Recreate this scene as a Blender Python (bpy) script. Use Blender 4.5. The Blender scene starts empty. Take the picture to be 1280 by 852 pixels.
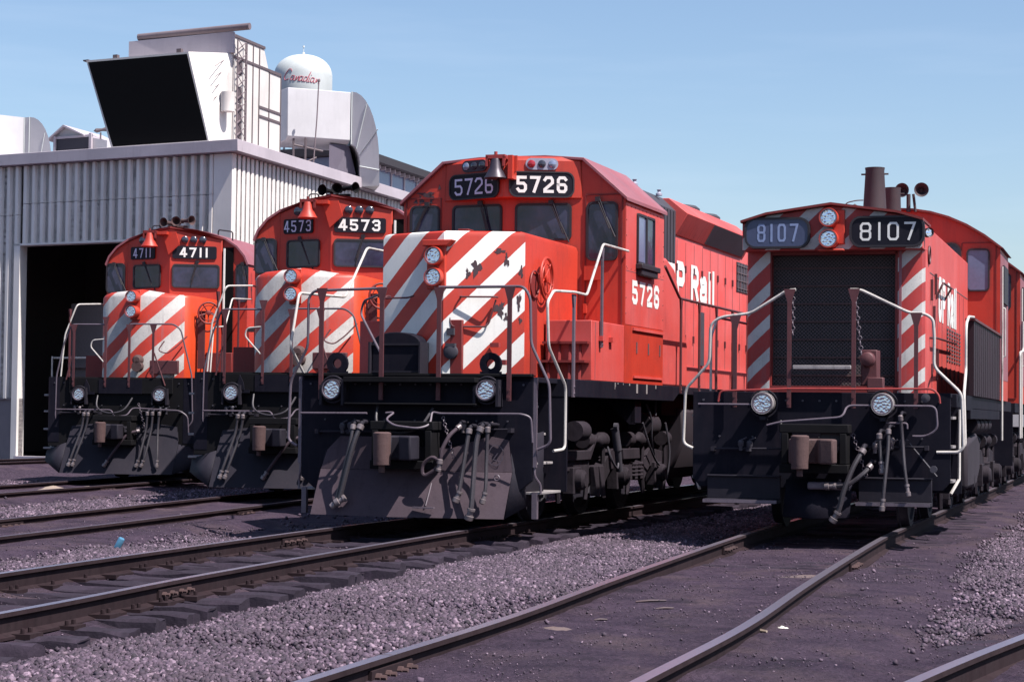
import bpy, bmesh, math, random
import numpy as np
from mathutils import Vector, Matrix
random.seed(7); rng = np.random.default_rng(11)
scene = bpy.context.scene
COL = scene.collection
# ------------------------------------------------------------------ camera
FPX, HOR, ROLL, CAMH = 2600.0, 519.3, 0.0112, 1.275
cam_d = bpy.data.cameras.new('camera'); cam = bpy.data.objects.new('camera', cam_d); COL.objects.link(cam)
cam_d.sensor_width = 36.0; cam_d.lens = 36.0 * FPX / 1280.0; cam_d.clip_start = 0.1; cam_d.clip_end = 6000
PIT = math.atan((HOR - 426) / FPX)
cam.matrix_world = Matrix.Translation((0, 0, CAMH)) @ Matrix.Rotation(math.radians(90) + PIT, 4, 'X') @ Matrix.Rotation(ROLL, 4, 'Z')
scene.camera = cam
# ------------------------------------------------------------------ light
SUN = Vector((0.53, -0.375, 1.0)).normalized()
EL = math.asin(SUN.z); AZ = math.atan2(SUN.x, SUN.y)
world = bpy.data.worlds.new('World'); scene.world = world; world.use_nodes = True
wn = world.node_tree.nodes; wl = world.node_tree.links
for n in list(wn): wn.remove(n)
sky = wn.new('ShaderNodeTexSky'); sky.sky_type = 'NISHITA'; sky.sun_disc = False
sky.sun_elevation = EL; sky.sun_rotation = AZ; sky.altitude = 100; sky.air_density = 1.0; sky.dust_density = 1.1; sky.ozone_density = 1.3
tint = wn.new('ShaderNodeMixRGB'); tint.blend_type = 'MULTIPLY'; tint.inputs[0].default_value = 1.0
tint.inputs[2].default_value = (1.01, 1.055, 1.13, 1)
bg = wn.new('ShaderNodeBackground'); bg.inputs[1].default_value = 0.075
wo = wn.new('ShaderNodeOutputWorld')
# thin cirrus as part of the sky
tc = wn.new('ShaderNodeTexCoord'); mp = wn.new('ShaderNodeMapping'); mp.inputs['Scale'].default_value = (3, 3, 26); mp.inputs['Rotation'].default_value = (0.0, 0.35, 0.2)
nz = wn.new('ShaderNodeTexNoise'); nz.inputs['Scale'].default_value = 2.0; nz.inputs['Detail'].default_value = 6
cr = wn.new('ShaderNodeValToRGB'); cr.color_ramp.elements[0].position = 0.50; cr.color_ramp.elements[0].color = (0, 0, 0, 1)
cr.color_ramp.elements[1].position = 0.85; cr.color_ramp.elements[1].color = (0.07, 0.07, 0.07, 1)
cl = wn.new('ShaderNodeMixRGB'); cl.inputs[2].default_value = (9.5, 9.8, 10.8, 1)
wl.new(tc.outputs['Generated'], mp.inputs[0]); wl.new(mp.outputs[0], nz.inputs['Vector']); wl.new(nz.outputs['Fac'], cr.inputs[0])
wl.new(sky.outputs[0], tint.inputs[1]); wl.new(tint.outputs[0], cl.inputs[1]); wl.new(cr.outputs[0], cl.inputs[0])
wl.new(cl.outputs[0], bg.inputs[0]); wl.new(bg.outputs[0], wo.inputs[0])
sun_d = bpy.data.lights.new('sun', 'SUN'); sun_d.energy = 5.0; sun_d.angle = math.radians(0.53); sun_d.color = (1.0, 0.945, 0.89)
sun = bpy.data.objects.new('sun', sun_d); COL.objects.link(sun)
sun.rotation_euler = SUN.to_track_quat('Z', 'Y').to_euler(); sun.location = (10, -10, 30)
vs = scene.view_settings; vs.view_transform = 'Standard'; vs.look = 'None'; vs.exposure = 0.9; vs.gamma = 1.0; vs.use_curve_mapping = False
scene.cycles.max_bounces = 5; scene.cycles.diffuse_bounces = 2
# ------------------------------------------------------------------ materials
MATS = {}
def nodes_of(m):
    m.use_nodes = True; nt = m.node_tree
    return nt, nt.nodes, nt.links
def mth(nt, op, a, b=None, c=None):
    n = nt.nodes.new('ShaderNodeMath'); n.operation = op
    for i, v in enumerate((a, b, c)):
        if v is None: continue
        if isinstance(v, (int, float)): n.inputs[i].default_value = v
        else: nt.links.new(v, n.inputs[i])
    return n.outputs[0]
def noise(nt, vec, scale, detail=4, rough=0.55, stretch=None):
    if stretch:
        mp = nt.nodes.new('ShaderNodeMapping'); mp.inputs['Scale'].default_value = stretch
        nt.links.new(vec, mp.inputs[0]); vec = mp.outputs[0]
    n = nt.nodes.new('ShaderNodeTexNoise'); n.inputs['Scale'].default_value = scale; n.inputs['Detail'].default_value = detail
    n.inputs['Roughness'].default_value = rough; nt.links.new(vec, n.inputs['Vector']); return n.outputs['Fac']
def ramp(nt, fac, p0, p1, c0=(0, 0, 0, 1), c1=(1, 1, 1, 1)):
    r = nt.nodes.new('ShaderNodeValToRGB'); e = r.color_ramp.elements
    e[0].position = p0; e[1].position = p1; e[0].color = c0; e[1].color = c1
    nt.links.new(fac, r.inputs[0]); return r.outputs[0]
def mixc(nt, fac, a, b, mode='MIX'):
    n = nt.nodes.new('ShaderNodeMixRGB'); n.blend_type = mode
    for i, v in enumerate((fac, a, b)):
        if isinstance(v, (int, float)): n.inputs[i].default_value = v
        elif isinstance(v, tuple): n.inputs[i].default_value = (*v[:3], 1)
        else: nt.links.new(v, n.inputs[i])
    return n.outputs[0]
def bump(nt, h, strength, dist, bs):
    b = nt.nodes.new('ShaderNodeBump'); b.inputs['Strength'].default_value = strength; b.inputs['Distance'].default_value = dist
    nt.links.new(h, b.inputs['Height']); nt.links.new(b.outputs[0], bs.inputs['Normal'])
def paint(name, col, dirt=(0.05, 0.035, 0.04), amt=0.35, rough=0.5, metal=0.0, scale=1.6, fade=None, fade_amt=0.3, bmp=0.15, low_dirt=0.0, streak=0.35, spec=0.5):
    if name in MATS: return MATS[name]
    m = bpy.data.materials.new(name); nt, N, L = nodes_of(m); bs = N['Principled BSDF']
    tc = N.new('ShaderNodeTexCoord').outputs['Object']
    n1 = noise(nt, tc, scale, 6, 0.62); n2 = noise(nt, tc, 7, 5, 0.6, (1.6, 1.6, 0.14)); n3 = noise(nt, tc, 38, 4, 0.7)
    c = (*col, 1)
    base = mixc(nt, mth(nt, 'MULTIPLY', ramp(nt, n1, 0.35, 0.75), fade_amt), col, fade or tuple(min(1, x * 1.25 + 0.02) for x in col))
    base = mixc(nt, mth(nt, 'MULTIPLY', ramp(nt, n2, 0.52, 0.78), amt * streak * 2), base, dirt)
    base = mixc(nt, mth(nt, 'MULTIPLY', ramp(nt, n3, 0.56, 0.74), amt * 0.6), base, dirt)
    n4 = noise(nt, tc, 0.9, 7, 0.7)
    base = mixc(nt, mth(nt, 'MULTIPLY', ramp(nt, n4, 0.50, 0.72), amt * 0.7), base, dirt)
    n5 = noise(nt, tc, 0.55, 3, 0.5); base = mixc(nt, mth(nt, 'MULTIPLY', ramp(nt, n5, 0.35, 0.65), 0.30), base, tuple(x * 0.55 for x in col))
    n6 = noise(nt, tc, 26, 3, 0.6, (1.0, 1.0, 0.07)); base = mixc(nt, mth(nt, 'MULTIPLY', mth(nt, 'MULTIPLY', ramp(nt, n6, 0.60, 0.72), ramp(nt, n4, 0.42, 0.62)), amt * 0.9), base, dirt)
    L.new(base, bs.inputs['Base Color'])
    L.new(mth(nt, 'ADD', mth(nt, 'MULTIPLY', n3, 0.25), rough - 0.12), bs.inputs['Roughness'])
    bs.inputs['Metallic'].default_value = metal; bs.inputs['Specular IOR Level'].default_value = spec
    if bmp: bump(nt, n1, bmp, 0.02, bs)
    MATS[name] = m; return m
def glass(name, col):
    m = bpy.data.materials.new(name); nt, N, L = nodes_of(m); bs = N['Principled BSDF']; tc = N.new('ShaderNodeTexCoord').outputs['Object']
    n = noise(nt, tc, 2.2, 4, .6); g = noise(nt, tc, 9, 5, .65, (1, 1, .4))
    c = mixc(nt, ramp(nt, n, .35, .65), tuple(x * .45 for x in col), tuple(x * 1.5 for x in col)); c = mixc(nt, mth(nt, 'MULTIPLY', ramp(nt, g, .5, .8), .35), c, (.10, .09, .12))
    L.new(c, bs.inputs['Base Color']); L.new(mth(nt, 'ADD', mth(nt, 'MULTIPLY', g, .25), .0), bs.inputs['Roughness']); bump(nt, n, .12, .05, bs); return m
def flat(name, col, rough=0.6, metal=0.0, spec=0.5, coat=0.0):
    if name in MATS: return MATS[name]
    m = bpy.data.materials.new(name); nt, N, L = nodes_of(m); bs = N['Principled BSDF']
    tc = N.new('ShaderNodeTexCoord').outputs['Object']
    n = noise(nt, tc, 25, 4, 0.6)
    L.new(mixc(nt, mth(nt, 'MULTIPLY', ramp(nt, n, 0.4, 0.8), 0.35), col, tuple(x * 0.5 for x in col)), bs.inputs['Base Color'])
    bs.inputs['Roughness'].default_value = rough; bs.inputs['Metallic'].default_value = metal; bs.inputs['Specular IOR Level'].default_value = spec
    bs.inputs['Coat Weight'].default_value = coat
    MATS[name] = m; return m
RED = (0.43, 0.030, 0.014)
def stripes(name, per, m_, ph, frac, white=(0.70, 0.68, 0.65), red=RED, dirt=0.3, peel=0.0, sx=0.0):
    m = bpy.data.materials.new(name); nt, N, L = nodes_of(m); bs = N['Principled BSDF']
    tc = N.new('ShaderNodeTexCoord').outputs['Object']
    sep = N.new('ShaderNodeSeparateXYZ'); L.new(tc, sep.inputs[0])
    wob = noise(nt, tc, 30, 3)
    t = mth(nt, 'SUBTRACT', sep.outputs[2], mth(nt, 'MULTIPLY', sep.outputs[0], m_))
    t = mth(nt, 'ADD', t, mth(nt, 'MULTIPLY', mth(nt, 'SUBTRACT', wob, 0.5), 0.008))
    t = mth(nt, 'FRACT', mth(nt, 'ADD', mth(nt, 'DIVIDE', mth(nt, 'SUBTRACT', t, ph), per), 50 + frac / 2))
    w = mth(nt, 'LESS_THAN', t, frac)
    n1 = noise(nt, tc, 2.2, 6, 0.65); n3 = noise(nt, tc, 45, 4, 0.7)
    redc = mixc(nt, ramp(nt, n1, 0.4, 0.8), red, tuple(x * 0.72 for x in red))
    wc = mixc(nt, mth(nt, 'MULTIPLY', ramp(nt, n1, 0.35, 0.75), dirt), white, tuple(x * 0.55 for x in white))
    base = mixc(nt, w, redc, wc)
    base = mixc(nt, mth(nt, 'MULTIPLY', ramp(nt, n3, 0.55, 0.75), dirt * 0.8), base, (0.12, 0.09, 0.10))
    n2 = noise(nt, tc, 7, 5, 0.6, (1.6, 1.6, 0.14))
    base = mixc(nt, mth(nt, 'MULTIPLY', ramp(nt, n2, 0.55, 0.8), dirt * 0.6), base, (0.14, 0.10, 0.11))
    if peel:
        p1 = noise(nt, tc, 4.6, 7, 0.72); p2 = noise(nt, tc, 14, 5, 0.7)
        side = mth(nt, 'GREATER_THAN', sep.outputs[0], 0.45)
        pf = mth(nt, 'MULTIPLY', ramp(nt, mth(nt, 'ADD', mth(nt, 'MULTIPLY', p1, 0.7), mth(nt, 'MULTIPLY', p2, 0.3)), 0.625, 0.64), side)
        base = mixc(nt, mth(nt, 'MULTIPLY', pf, peel), base, (0.10, 0.065, 0.075))
    L.new(base, bs.inputs['Base Color']); bs.inputs['Roughness'].default_value = 0.5
    bump(nt, n1, 0.12, 0.02, bs)
    return m
M_red = paint('red_paint', RED, dirt=(0.09, 0.018, 0.018), amt=0.55, rough=0.50, fade=(0.46, 0.048, 0.028), fade_amt=0.6)
M_redside = paint('faded_red_paint', (0.52, 0.056, 0.046), dirt=(0.20, 0.035, 0.040), amt=0.5, rough=0.55, fade=(0.54, 0.110, 0.105), fade_amt=0.9)
M_redroof = paint('chalky_red_roof', (0.25, 0.070, 0.085), dirt=(0.10, 0.05, 0.065), amt=0.6, rough=0.6, fade=(0.25, 0.12, 0.15), fade_amt=0.7)
M_orange = paint('orange_red_paint', (0.50, 0.046, 0.010), dirt=(0.2, 0.03, 0.02), amt=0.3, rough=0.42)
M_darkred = paint('sooty_red_paint', (0.17, 0.013, 0.012), dirt=(0.03, 0.012, 0.012), amt=0.5, rough=0.6)
M_frame = paint('blue_black_frame', (0.0065, 0.0060, 0.0125), dirt=(0.024, 0.017, 0.025), amt=0.75, rough=0.65, scale=2.4, spec=0.08)
M_black = paint('soot_and_shade_black', (0.006, 0.0055, 0.007), dirt=(0.010, 0.008, 0.011), amt=0.5, rough=0.75, spec=0.1)
M_plow = paint('dusty_plow_steel', (0.058, 0.040, 0.052), dirt=(0.026, 0.018, 0.025), amt=0.7, rough=0.75, scale=3.0, bmp=0.4, spec=0.2)
M_plowd = paint('dark_plow_steel', (0.014, 0.012, 0.020), dirt=(0.030, 0.022, 0.031), amt=0.6, rough=0.7, scale=3.0, bmp=0.3, spec=0.2)
M_truck = paint('dusty_truck_casting', (0.024, 0.018, 0.025), dirt=(0.005, 0.004, 0.005), amt=0.9, rough=0.8, scale=4, bmp=0.5, spec=0.15)
M_tank = paint('dusty_fuel_tank', (0.030, 0.023, 0.031), dirt=(0.012, 0.009, 0.012), amt=0.5, rough=0.7, spec=0.2)
M_grille = paint('grey_grille', (0.040, 0.036, 0.050), dirt=(0.018, 0.014, 0.022), amt=0.6, rough=0.7)
M_white = paint('white_railing_paint', (0.50, 0.465, 0.44), dirt=(0.06, 0.04, 0.045), amt=0.85, rough=0.5, scale=6)
M_grey = paint('worn_grey_railing', (0.11, 0.085, 0.11), dirt=(0.03, 0.02, 0.026), amt=0.7, rough=0.5, scale=6)
M_rpost = paint('dull_red_post', (0.085, 0.020, 0.025), dirt=(0.022, 0.012, 0.018), amt=0.6, rough=0.6, scale=5)
M_redbar = paint('worn_red_bar', (0.28, 0.03, 0.028), dirt=(0.03, 0.014, 0.014), amt=0.6, rough=0.5, scale=5)
M_rust = paint('rusty_casting', (0.070, 0.036, 0.036), dirt=(0.026, 0.016, 0.020), amt=0.8, rough=0.85, scale=6, bmp=0.5)
M_rubber = paint('rubber_hose', (0.024, 0.020, 0.027), dirt=(0.07, 0.052, 0.065), amt=0.6, rough=0.55, scale=8)
M_fit = paint('hose_fitting', (0.20, 0.165, 0.175), dirt=(0.055, 0.04, 0.045), amt=0.6, rough=0.45, metal=0.4, scale=9)
M_bell = flat('bell_bronze_grime', (0.045, 0.035, 0.05), 0.42, 0.3)
M_glass = glass('dark_cab_glass', (0.024, 0.024, 0.050))
M_gasket = flat('window_gasket', (0.015, 0.012, 0.018), 0.6)
M_chrome = flat('lamp_reflector', (0.70, 0.74, 0.86), 0.06, 1.0)
_nt = M_chrome.node_tree; _v = _nt.nodes.new('ShaderNodeTexVoronoi'); _v.inputs['Scale'].default_value = 34; _nt.links.new(_nt.nodes.new('ShaderNodeTexCoord').outputs['Object'], _v.inputs['Vector'])
bump(_nt, _v.outputs['Distance'], .2, 0.012, _nt.nodes['Principled BSDF'])
M_lens = flat('lamp_lens', (0.30, 0.34, 0.45), 0.05, 0.55, 1.0)
M_board = flat('number_board_black', (0.010, 0.009, 0.016), 0.5, 0.0, 0.2)
M_num = flat('number_white', (0.72, 0.71, 0.69), 0.5)
M_numshade = flat('shaded_number_white', (0.50, 0.54, 0.72), 0.4)  # left-hand digits: the board's shade is put into a bluer, dimmer white
M_redlens = flat('red_class_lens', (0.28, 0.012, 0.02), 0.15, 0.0, 0.8)
M_darklens = flat('dark_class_lens', (0.03, 0.03, 0.045), 0.12, 0.0, 0.9)
M_silver = flat('silver_lamp_panel', (0.30, 0.30, 0.38), 0.45, 0.2)
M_tread = paint('worn_tread_plate', (0.26, 0.235, 0.24), dirt=(0.03, 0.022, 0.03), amt=0.9, rough=0.6, scale=9)
M_siding = paint('cream_siding', (0.70, 0.655, 0.63), dirt=(0.45, 0.39, 0.42), amt=0.22, rough=0.6, scale=0.8)
M_sidefront = M_siding
M_fascia = paint('grey_fascia', (0.42, 0.37, 0.41), dirt=(0.25, 0.21, 0.24), amt=0.35, rough=0.6)
M_conc = paint('stained_concrete', (0.20, 0.175, 0.19), dirt=(0.08, 0.065, 0.075), amt=0.5, rough=0.85)
M_panel = paint('white_cladding_panel', (0.60, 0.565, 0.54), dirt=(0.26, 0.21, 0.21), amt=0.32, rough=0.6, scale=0.8)
M_duct = paint('galvanised_duct', (0.47, 0.46, 0.48), dirt=(0.31, 0.30, 0.32), amt=0.3, rough=0.55, metal=0.0, scale=1.0)
M_seam = flat('dark_panel_seam', (0.10, 0.075, 0.085), 0.7)
M_void = flat('painted_dark_opening', (0.004, 0.004, 0.005), 0.95, 0.0, 0.1)  # flat black stands in for the shade inside openings
M_pipe = paint('brown_grey_pipe', (0.17, 0.13, 0.145), dirt=(0.07, 0.055, 0.06), amt=0.4, rough=0.6)
M_tankw = paint('white_tank_paint', (0.50, 0.53, 0.53), dirt=(0.35, 0.36, 0.36), amt=0.2, rough=0.5, scale=0.2)
M_script = flat('red_script_paint', (0.42, 0.09, 0.13), 0.6)
M_pane = flat('blue_grey_pane', (0.13, 0.15, 0.25), 0.2)
M_stack = paint('scorched_stack', (0.032, 0.022, 0.029), dirt=(0.065, 0.028, 0.030), amt=0.6, rough=0.7, scale=3)
M_wood = paint('creosoted_tie', (0.026, 0.020, 0.030), dirt=(0.055, 0.040, 0.060), amt=0.95, rough=0.95, scale=5, bmp=0.9, spec=0.1)
M_rrust = paint('rail_rust', (0.024, 0.014, 0.017), dirt=(0.009, 0.006, 0.008), amt=0.8, rough=0.9, scale=6, spec=0.1)
M_steel = flat('polished_rail_head', (0.46, 0.40, 0.48), 0.30, 0.85)
M_steeld = paint('dull_rail_head', (0.085, 0.062, 0.082), dirt=(0.03, 0.02, 0.028), amt=0.6, rough=0.5, metal=0.3, scale=5)
def mesh_grille():
    m = bpy.data.materials.new('radiator_mesh'); nt, N, L = nodes_of(m); bs = N['Principled BSDF']
    tc = N.new('ShaderNodeTexCoord').outputs['Object']; sep = N.new('ShaderNodeSeparateXYZ'); L.new(tc, sep.inputs[0])
    a = mth(nt, 'FRACT', mth(nt, 'ADD', mth(nt, 'MULTIPLY', mth(nt, 'ADD', sep.outputs[0], sep.outputs[2]), 23), 100))
    b = mth(nt, 'FRACT', mth(nt, 'ADD', mth(nt, 'MULTIPLY', mth(nt, 'SUBTRACT', sep.outputs[0], sep.outputs[2]), 23), 300))
    w = mth(nt, 'MAXIMUM', mth(nt, 'LESS_THAN', a, 0.25), mth(nt, 'LESS_THAN', b, 0.25))
    L.new(mixc(nt, w, (0.0035, 0.0028, 0.0035), (0.075, 0.050, 0.055)), bs.inputs['Base Color']); bs.inputs['Roughness'].default_value = 0.7
    bump(nt, w, 0.8, 0.01, bs); return m
M_mesh = mesh_grille()
# ------------------------------------------------------------------ mesh helpers
def sm(path, n=5):
    P = [Vector(p) for p in path]
    if len(P) < 3: return P
    out = []
    for i in range(len(P) - 1):
        p0 = P[max(i - 1, 0)]; p1 = P[i]; p2 = P[i + 1]; p3 = P[min(i + 2, len(P) - 1)]
        for k in range(n):
            t = k / n
            out.append(0.5 * ((2 * p1) + (p2 - p0) * t + (2 * p0 - 5 * p1 + 4 * p2 - p3) * t * t + (3 * p1 - p0 - 3 * p2 + p3) * t ** 3))
    out.append(P[-1]); return out
def rnd(path, r=0.06, n=4):
    """round the corners of a bent pipe"""
    P = [Vector(p) for p in path]; out = [P[0]]
    for i in range(1, len(P) - 1):
        a = P[i - 1] - P[i]; b = P[i + 1] - P[i]; d = min(r, a.length * 0.45, b.length * 0.45)
        p0 = P[i] + a.normalized() * d; p2 = P[i] + b.normalized() * d
        for k in range(n + 1):
            t = k / n; out.append((1 - t) ** 2 * p0 + 2 * t * (1 - t) * P[i] + t * t * p2)
    out.append(P[-1]); return out
class MB:
    def __init__(s): s.v = []; s.f = []; s.m = []
    def add(s, vs, fs, m=0):
        o = len(s.v); s.v += [tuple(v) for v in vs]
        for f in fs: s.f.append(tuple(i + o for i in f)); s.m.append(m)
        return s
    def box(s, x0, x1, y0, y1, z0, z1, m=0):
        return s.add([(x0, y0, z0), (x1, y0, z0), (x1, y1, z0), (x0, y1, z0), (x0, y0, z1), (x1, y0, z1), (x1, y1, z1), (x0, y1, z1)],
                     [(0, 3, 2, 1), (4, 5, 6, 7), (0, 1, 5, 4), (1, 2, 6, 5), (2, 3, 7, 6), (3, 0, 4, 7)], m)
    def prism(s, pts, ax, a, b, m=0, capm=None):
        n = len(pts)
        def P(p, h): return (h, p[0], p[1]) if ax == 'x' else (p[0], h, p[1]) if ax == 'y' else (p[0], p[1], h)
        o = len(s.v); s.v += [P(p, a) for p in pts] + [P(p, b) for p in pts]
        s.f.append(tuple(o + i for i in range(n))); s.m.append(m if capm is None else capm)
        s.f.append(tuple(o + n + i for i in reversed(range(n)))); s.m.append(m)
        for i in range(n):
            j = (i + 1) % n; s.f.append((o + i, o + n + i, o + n + j, o + j)); s.m.append(m)
        return s
    def loft(s, rings, m=0, closed=True, caps=True):
        n = len(rings[0]); o = len(s.v)
        for r in rings: s.v += [tuple(p) for p in r]
        for k in range(len(rings) - 1):
            for i in range(n if closed else n - 1):
                j = (i + 1) % n; s.f.append((o + k * n + i, o + k * n + j, o + (k + 1) * n + j, o + (k + 1) * n + i)); s.m.append(m)
        if caps and closed:
            s.f.append(tuple(o + i for i in range(n))); s.m.append(m)
            s.f.append(tuple(o + (len(rings) - 1) * n + i for i in reversed(range(n)))); s.m.append(m)
        return s
    def tube(s, path, r, n=8, m=0):
        P = [Vector(p) for p in path]; rings = []
        t = (P[1] - P[0]).normalized(); ref = Vector((0, 0, 1)) if abs(t.z) < 0.9 else Vector((1, 0, 0))
        u = t.cross(ref).normalized()
        for i, p in enumerate(P):
            if i == 0: t = (P[1] - P[0])
            elif i == len(P) - 1: t = (P[-1] - P[-2])
            else: t = (P[i + 1] - P[i]).normalized() + (P[i] - P[i - 1]).normalized()
            if t.length < 1e-6: t = P[min(i + 1, len(P) - 1)] - P[i - 1]
            t.normalize(); u = (u - t * u.dot(t)).normalized(); w = t.cross(u)
            rr = r[i] if isinstance(r, (list, tuple)) else r
            rings.append([p + (u * math.cos(a) + w * math.sin(a)) * rr for a in [2 * math.pi * k / n for k in range(n)]])
        return s.loft(rings, m)
    def cyl(s, p0, p1, r0, r1=None, n=20, m=0):
        return s.tube([p0, p1], [r0, r0 if r1 is None else r1], n, m)
    def lathe(s, c, ax, prof, n=24, m=0):
        """prof: list of (distance along axis, radius)"""
        ax = Vector(ax).normalized(); ref = Vector((0, 0, 1)) if abs(ax.z) < 0.9 else Vector((1, 0, 0))
        u = ax.cross(ref).normalized(); w = ax.cross(u); c = Vector(c)
        rings = [[c + ax * d + (u * math.cos(a) + w * math.sin(a)) * max(r, 1e-4) for a in [2 * math.pi * k / n for k in range(n)]] for d, r in prof]
        return s.loft(rings, m)
    def torus(s, c, ax, R, r, n=28, k=8, m=0):
        ax = Vector(ax).normalized(); ref = Vector((0, 0, 1)) if abs(ax.z) < 0.9 else Vector((1, 0, 0))
        u = ax.cross(ref).normalized(); w = ax.cross(u); c = Vector(c); rings = []
        for i in range(n + 1):
            a = 2 * math.pi * i / n; d = u * math.cos(a) + w * math.sin(a)
            rings.append([c + d * R + (d * math.cos(b) + ax * math.sin(b)) * r for b in [2 * math.pi * j / k for j in range(k)]])
        return s.loft(rings, m, caps=False)
    def clusters(s):
        n = len(s.v); par = list(range(n))
        def find(i):
            while par[i] != i: par[i] = par[par[i]]; i = par[i]
            return i
        for f in s.f:
            a = find(f[0])
            for q in f[1:]: par[find(q)] = a
        isl = {}
        for i in range(n): isl.setdefault(find(i), []).append(i)
        if not 1 < len(isl) <= 250: return None
        V = np.array(s.v); K = list(isl); lo = np.array([V[isl[k]].min(0) for k in K]); hi = np.array([V[isl[k]].max(0) for k in K]); sz = np.linalg.norm(hi - lo, axis=1)
        gap = np.maximum(0, np.maximum(lo[:, None] - hi[None], lo[None] - hi[:, None])); near = np.sqrt((gap ** 2).sum(2)) <= np.maximum(.03, .5 * np.maximum(sz[:, None], sz[None]))
        lab = -np.ones(len(K), int); c = 0
        for i in range(len(K)):
            if lab[i] >= 0: continue
            st = [i]; lab[i] = c
            while st:
                j = st.pop()
                for q in np.nonzero(near[j] & (lab < 0))[0]: lab[q] = c; st.append(q)
            c += 1
        if not 1 < c <= 12: return None
        vc = np.zeros(n, int)
        for k, l in zip(K, lab): vc[isl[k]] = l
        out = []
        for l in range(c):
            idx = np.nonzero(vc == l)[0]; mp_ = {int(a): b for b, a in enumerate(idx)}; m = MB(); m.v = [s.v[i] for i in idx]
            for f, mm in zip(s.f, s.m):
                if f[0] in mp_: m.f.append(tuple(mp_[i] for i in f)); m.m.append(mm)
            out.append(m)
        return out
    def build(s, name, mats, parent=None, bevel=0.0, label=None, sharp=35, raw=False, solid=0.0, whole=False):
        cs = s.clusters() if parent is not None and not whole else None
        if cs:
            return [m.build(name, mats, parent, bevel, label, sharp, raw, solid, True) for m in cs][0]
        me = bpy.data.meshes.new(name); me.from_pydata(s.v, [], s.f)
        if not isinstance(mats, (list, tuple)): mats = [mats]
        for mm in mats: me.materials.append(mm)
        me.polygons.foreach_set('material_index', s.m)
        if not raw:
            bm = bmesh.new(); bm.from_mesh(me); bmesh.ops.recalc_face_normals(bm, faces=bm.faces); bm.to_mesh(me); bm.free()
            me.polygons.foreach_set('use_smooth', [True] * len(me.polygons)); me.set_sharp_from_angle(angle=math.radians(sharp))
        me.update()
        o = bpy.data.objects.new(name, me); COL.objects.link(o)
        if parent is not None: o.parent = parent
        if label: o['label'] = label
        if solid:
            q_ = o.modifiers.new('thick', 'SOLIDIFY'); q_.thickness = solid
        if bevel:
            b = o.modifiers.new('edge', 'BEVEL'); b.width = bevel; b.segments = 2; b.limit_method = 'ANGLE'; b.angle_limit = math.radians(40)
            b.harden_normals = False
        return o
def tag(o, label, cat=None, group=None, kind=None):
    if label: o['label'] = label
    if cat: o['category'] = cat
    if group: o['group'] = group
    if kind: o['kind'] = kind
    return o
def empty(name, loc, rz=0.0):
    o = bpy.data.objects.new(name, None); COL.objects.link(o); o.location = loc; o.rotation_euler = (0, 0, rz); o.empty_display_size = 0.3
    return o
def rrect(cx, cz, w, h, r, n=5):
    """rounded rectangle outline in 2D"""
    pts = []; r = min(r, w / 2 - 1e-3, h / 2 - 1e-3)
    for (sx, sz, a0) in ((1, 1, 0), (-1, 1, 90), (-1, -1, 180), (1, -1, 270)):
        for k in range(n + 1):
            a = math.radians(a0 + 90 * k / n)
            pts.append((cx + sx * (w / 2 - r) + r * math.cos(a), cz + sz * (h / 2 - r) + r * math.sin(a)))
    return pts
class Plane:
    """maps (s, t, out) to 3D: origin + s*ex + t*ez + out*n"""
    def __init__(s, o, ex, ez=(0, 0, 1)):
        s.o = Vector(o); s.ex = Vector(ex).normalized(); s.ez = Vector(ez).normalized(); s.n = s.ex.cross(s.ez).normalized()
    def __call__(s, a, b, c=0.0): return s.o + s.ex * a + s.ez * b + s.n * c
def slab(mb, pl, pts, o0, o1, m=0):
    n = len(pts); a = [pl(p[0], p[1], o0) for p in pts]; b = [pl(p[0], p[1], o1) for p in pts]
    mb.loft([a, b], m)
def ringslab(mb, pl, outer, inner, o0, o1, m=0):
    n = len(outer)
    R = [[pl(*p, o0) for p in outer], [pl(*p, o1) for p in outer], [pl(*p, o1) for p in inner], [pl(*p, o0) for p in inner]]
    o = len(mb.v)
    for r in R: mb.v += [tuple(p) for p in r]
    for k in range(3):
        for i in range(n):
            j = (i + 1) % n; mb.f.append((o + k * n + i, o + k * n + j, o + (k + 1) * n + j, o + (k + 1) * n + i)); mb.m.append(m)
def window(parent, pl, cx, cz, w, h, r=0.06, fr=0.03, frame_mat=None, glass=None, name='window'):
    o = MB(); ringslab(o, pl, rrect(cx, cz, w, h, r), rrect(cx, cz, w - 2 * fr, h - 2 * fr, max(r - fr, 0.01)), 0.0, 0.028)
    f = o.build(name, frame_mat or M_gasket, parent)
    g = MB(); slab(g, pl, rrect(cx, cz, w - 2 * fr + 0.006, h - 2 * fr + 0.006, max(r - fr, 0.012)), 0.001, 0.012)
    g.build('window_pane', glass or M_glass, f); return f
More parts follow.
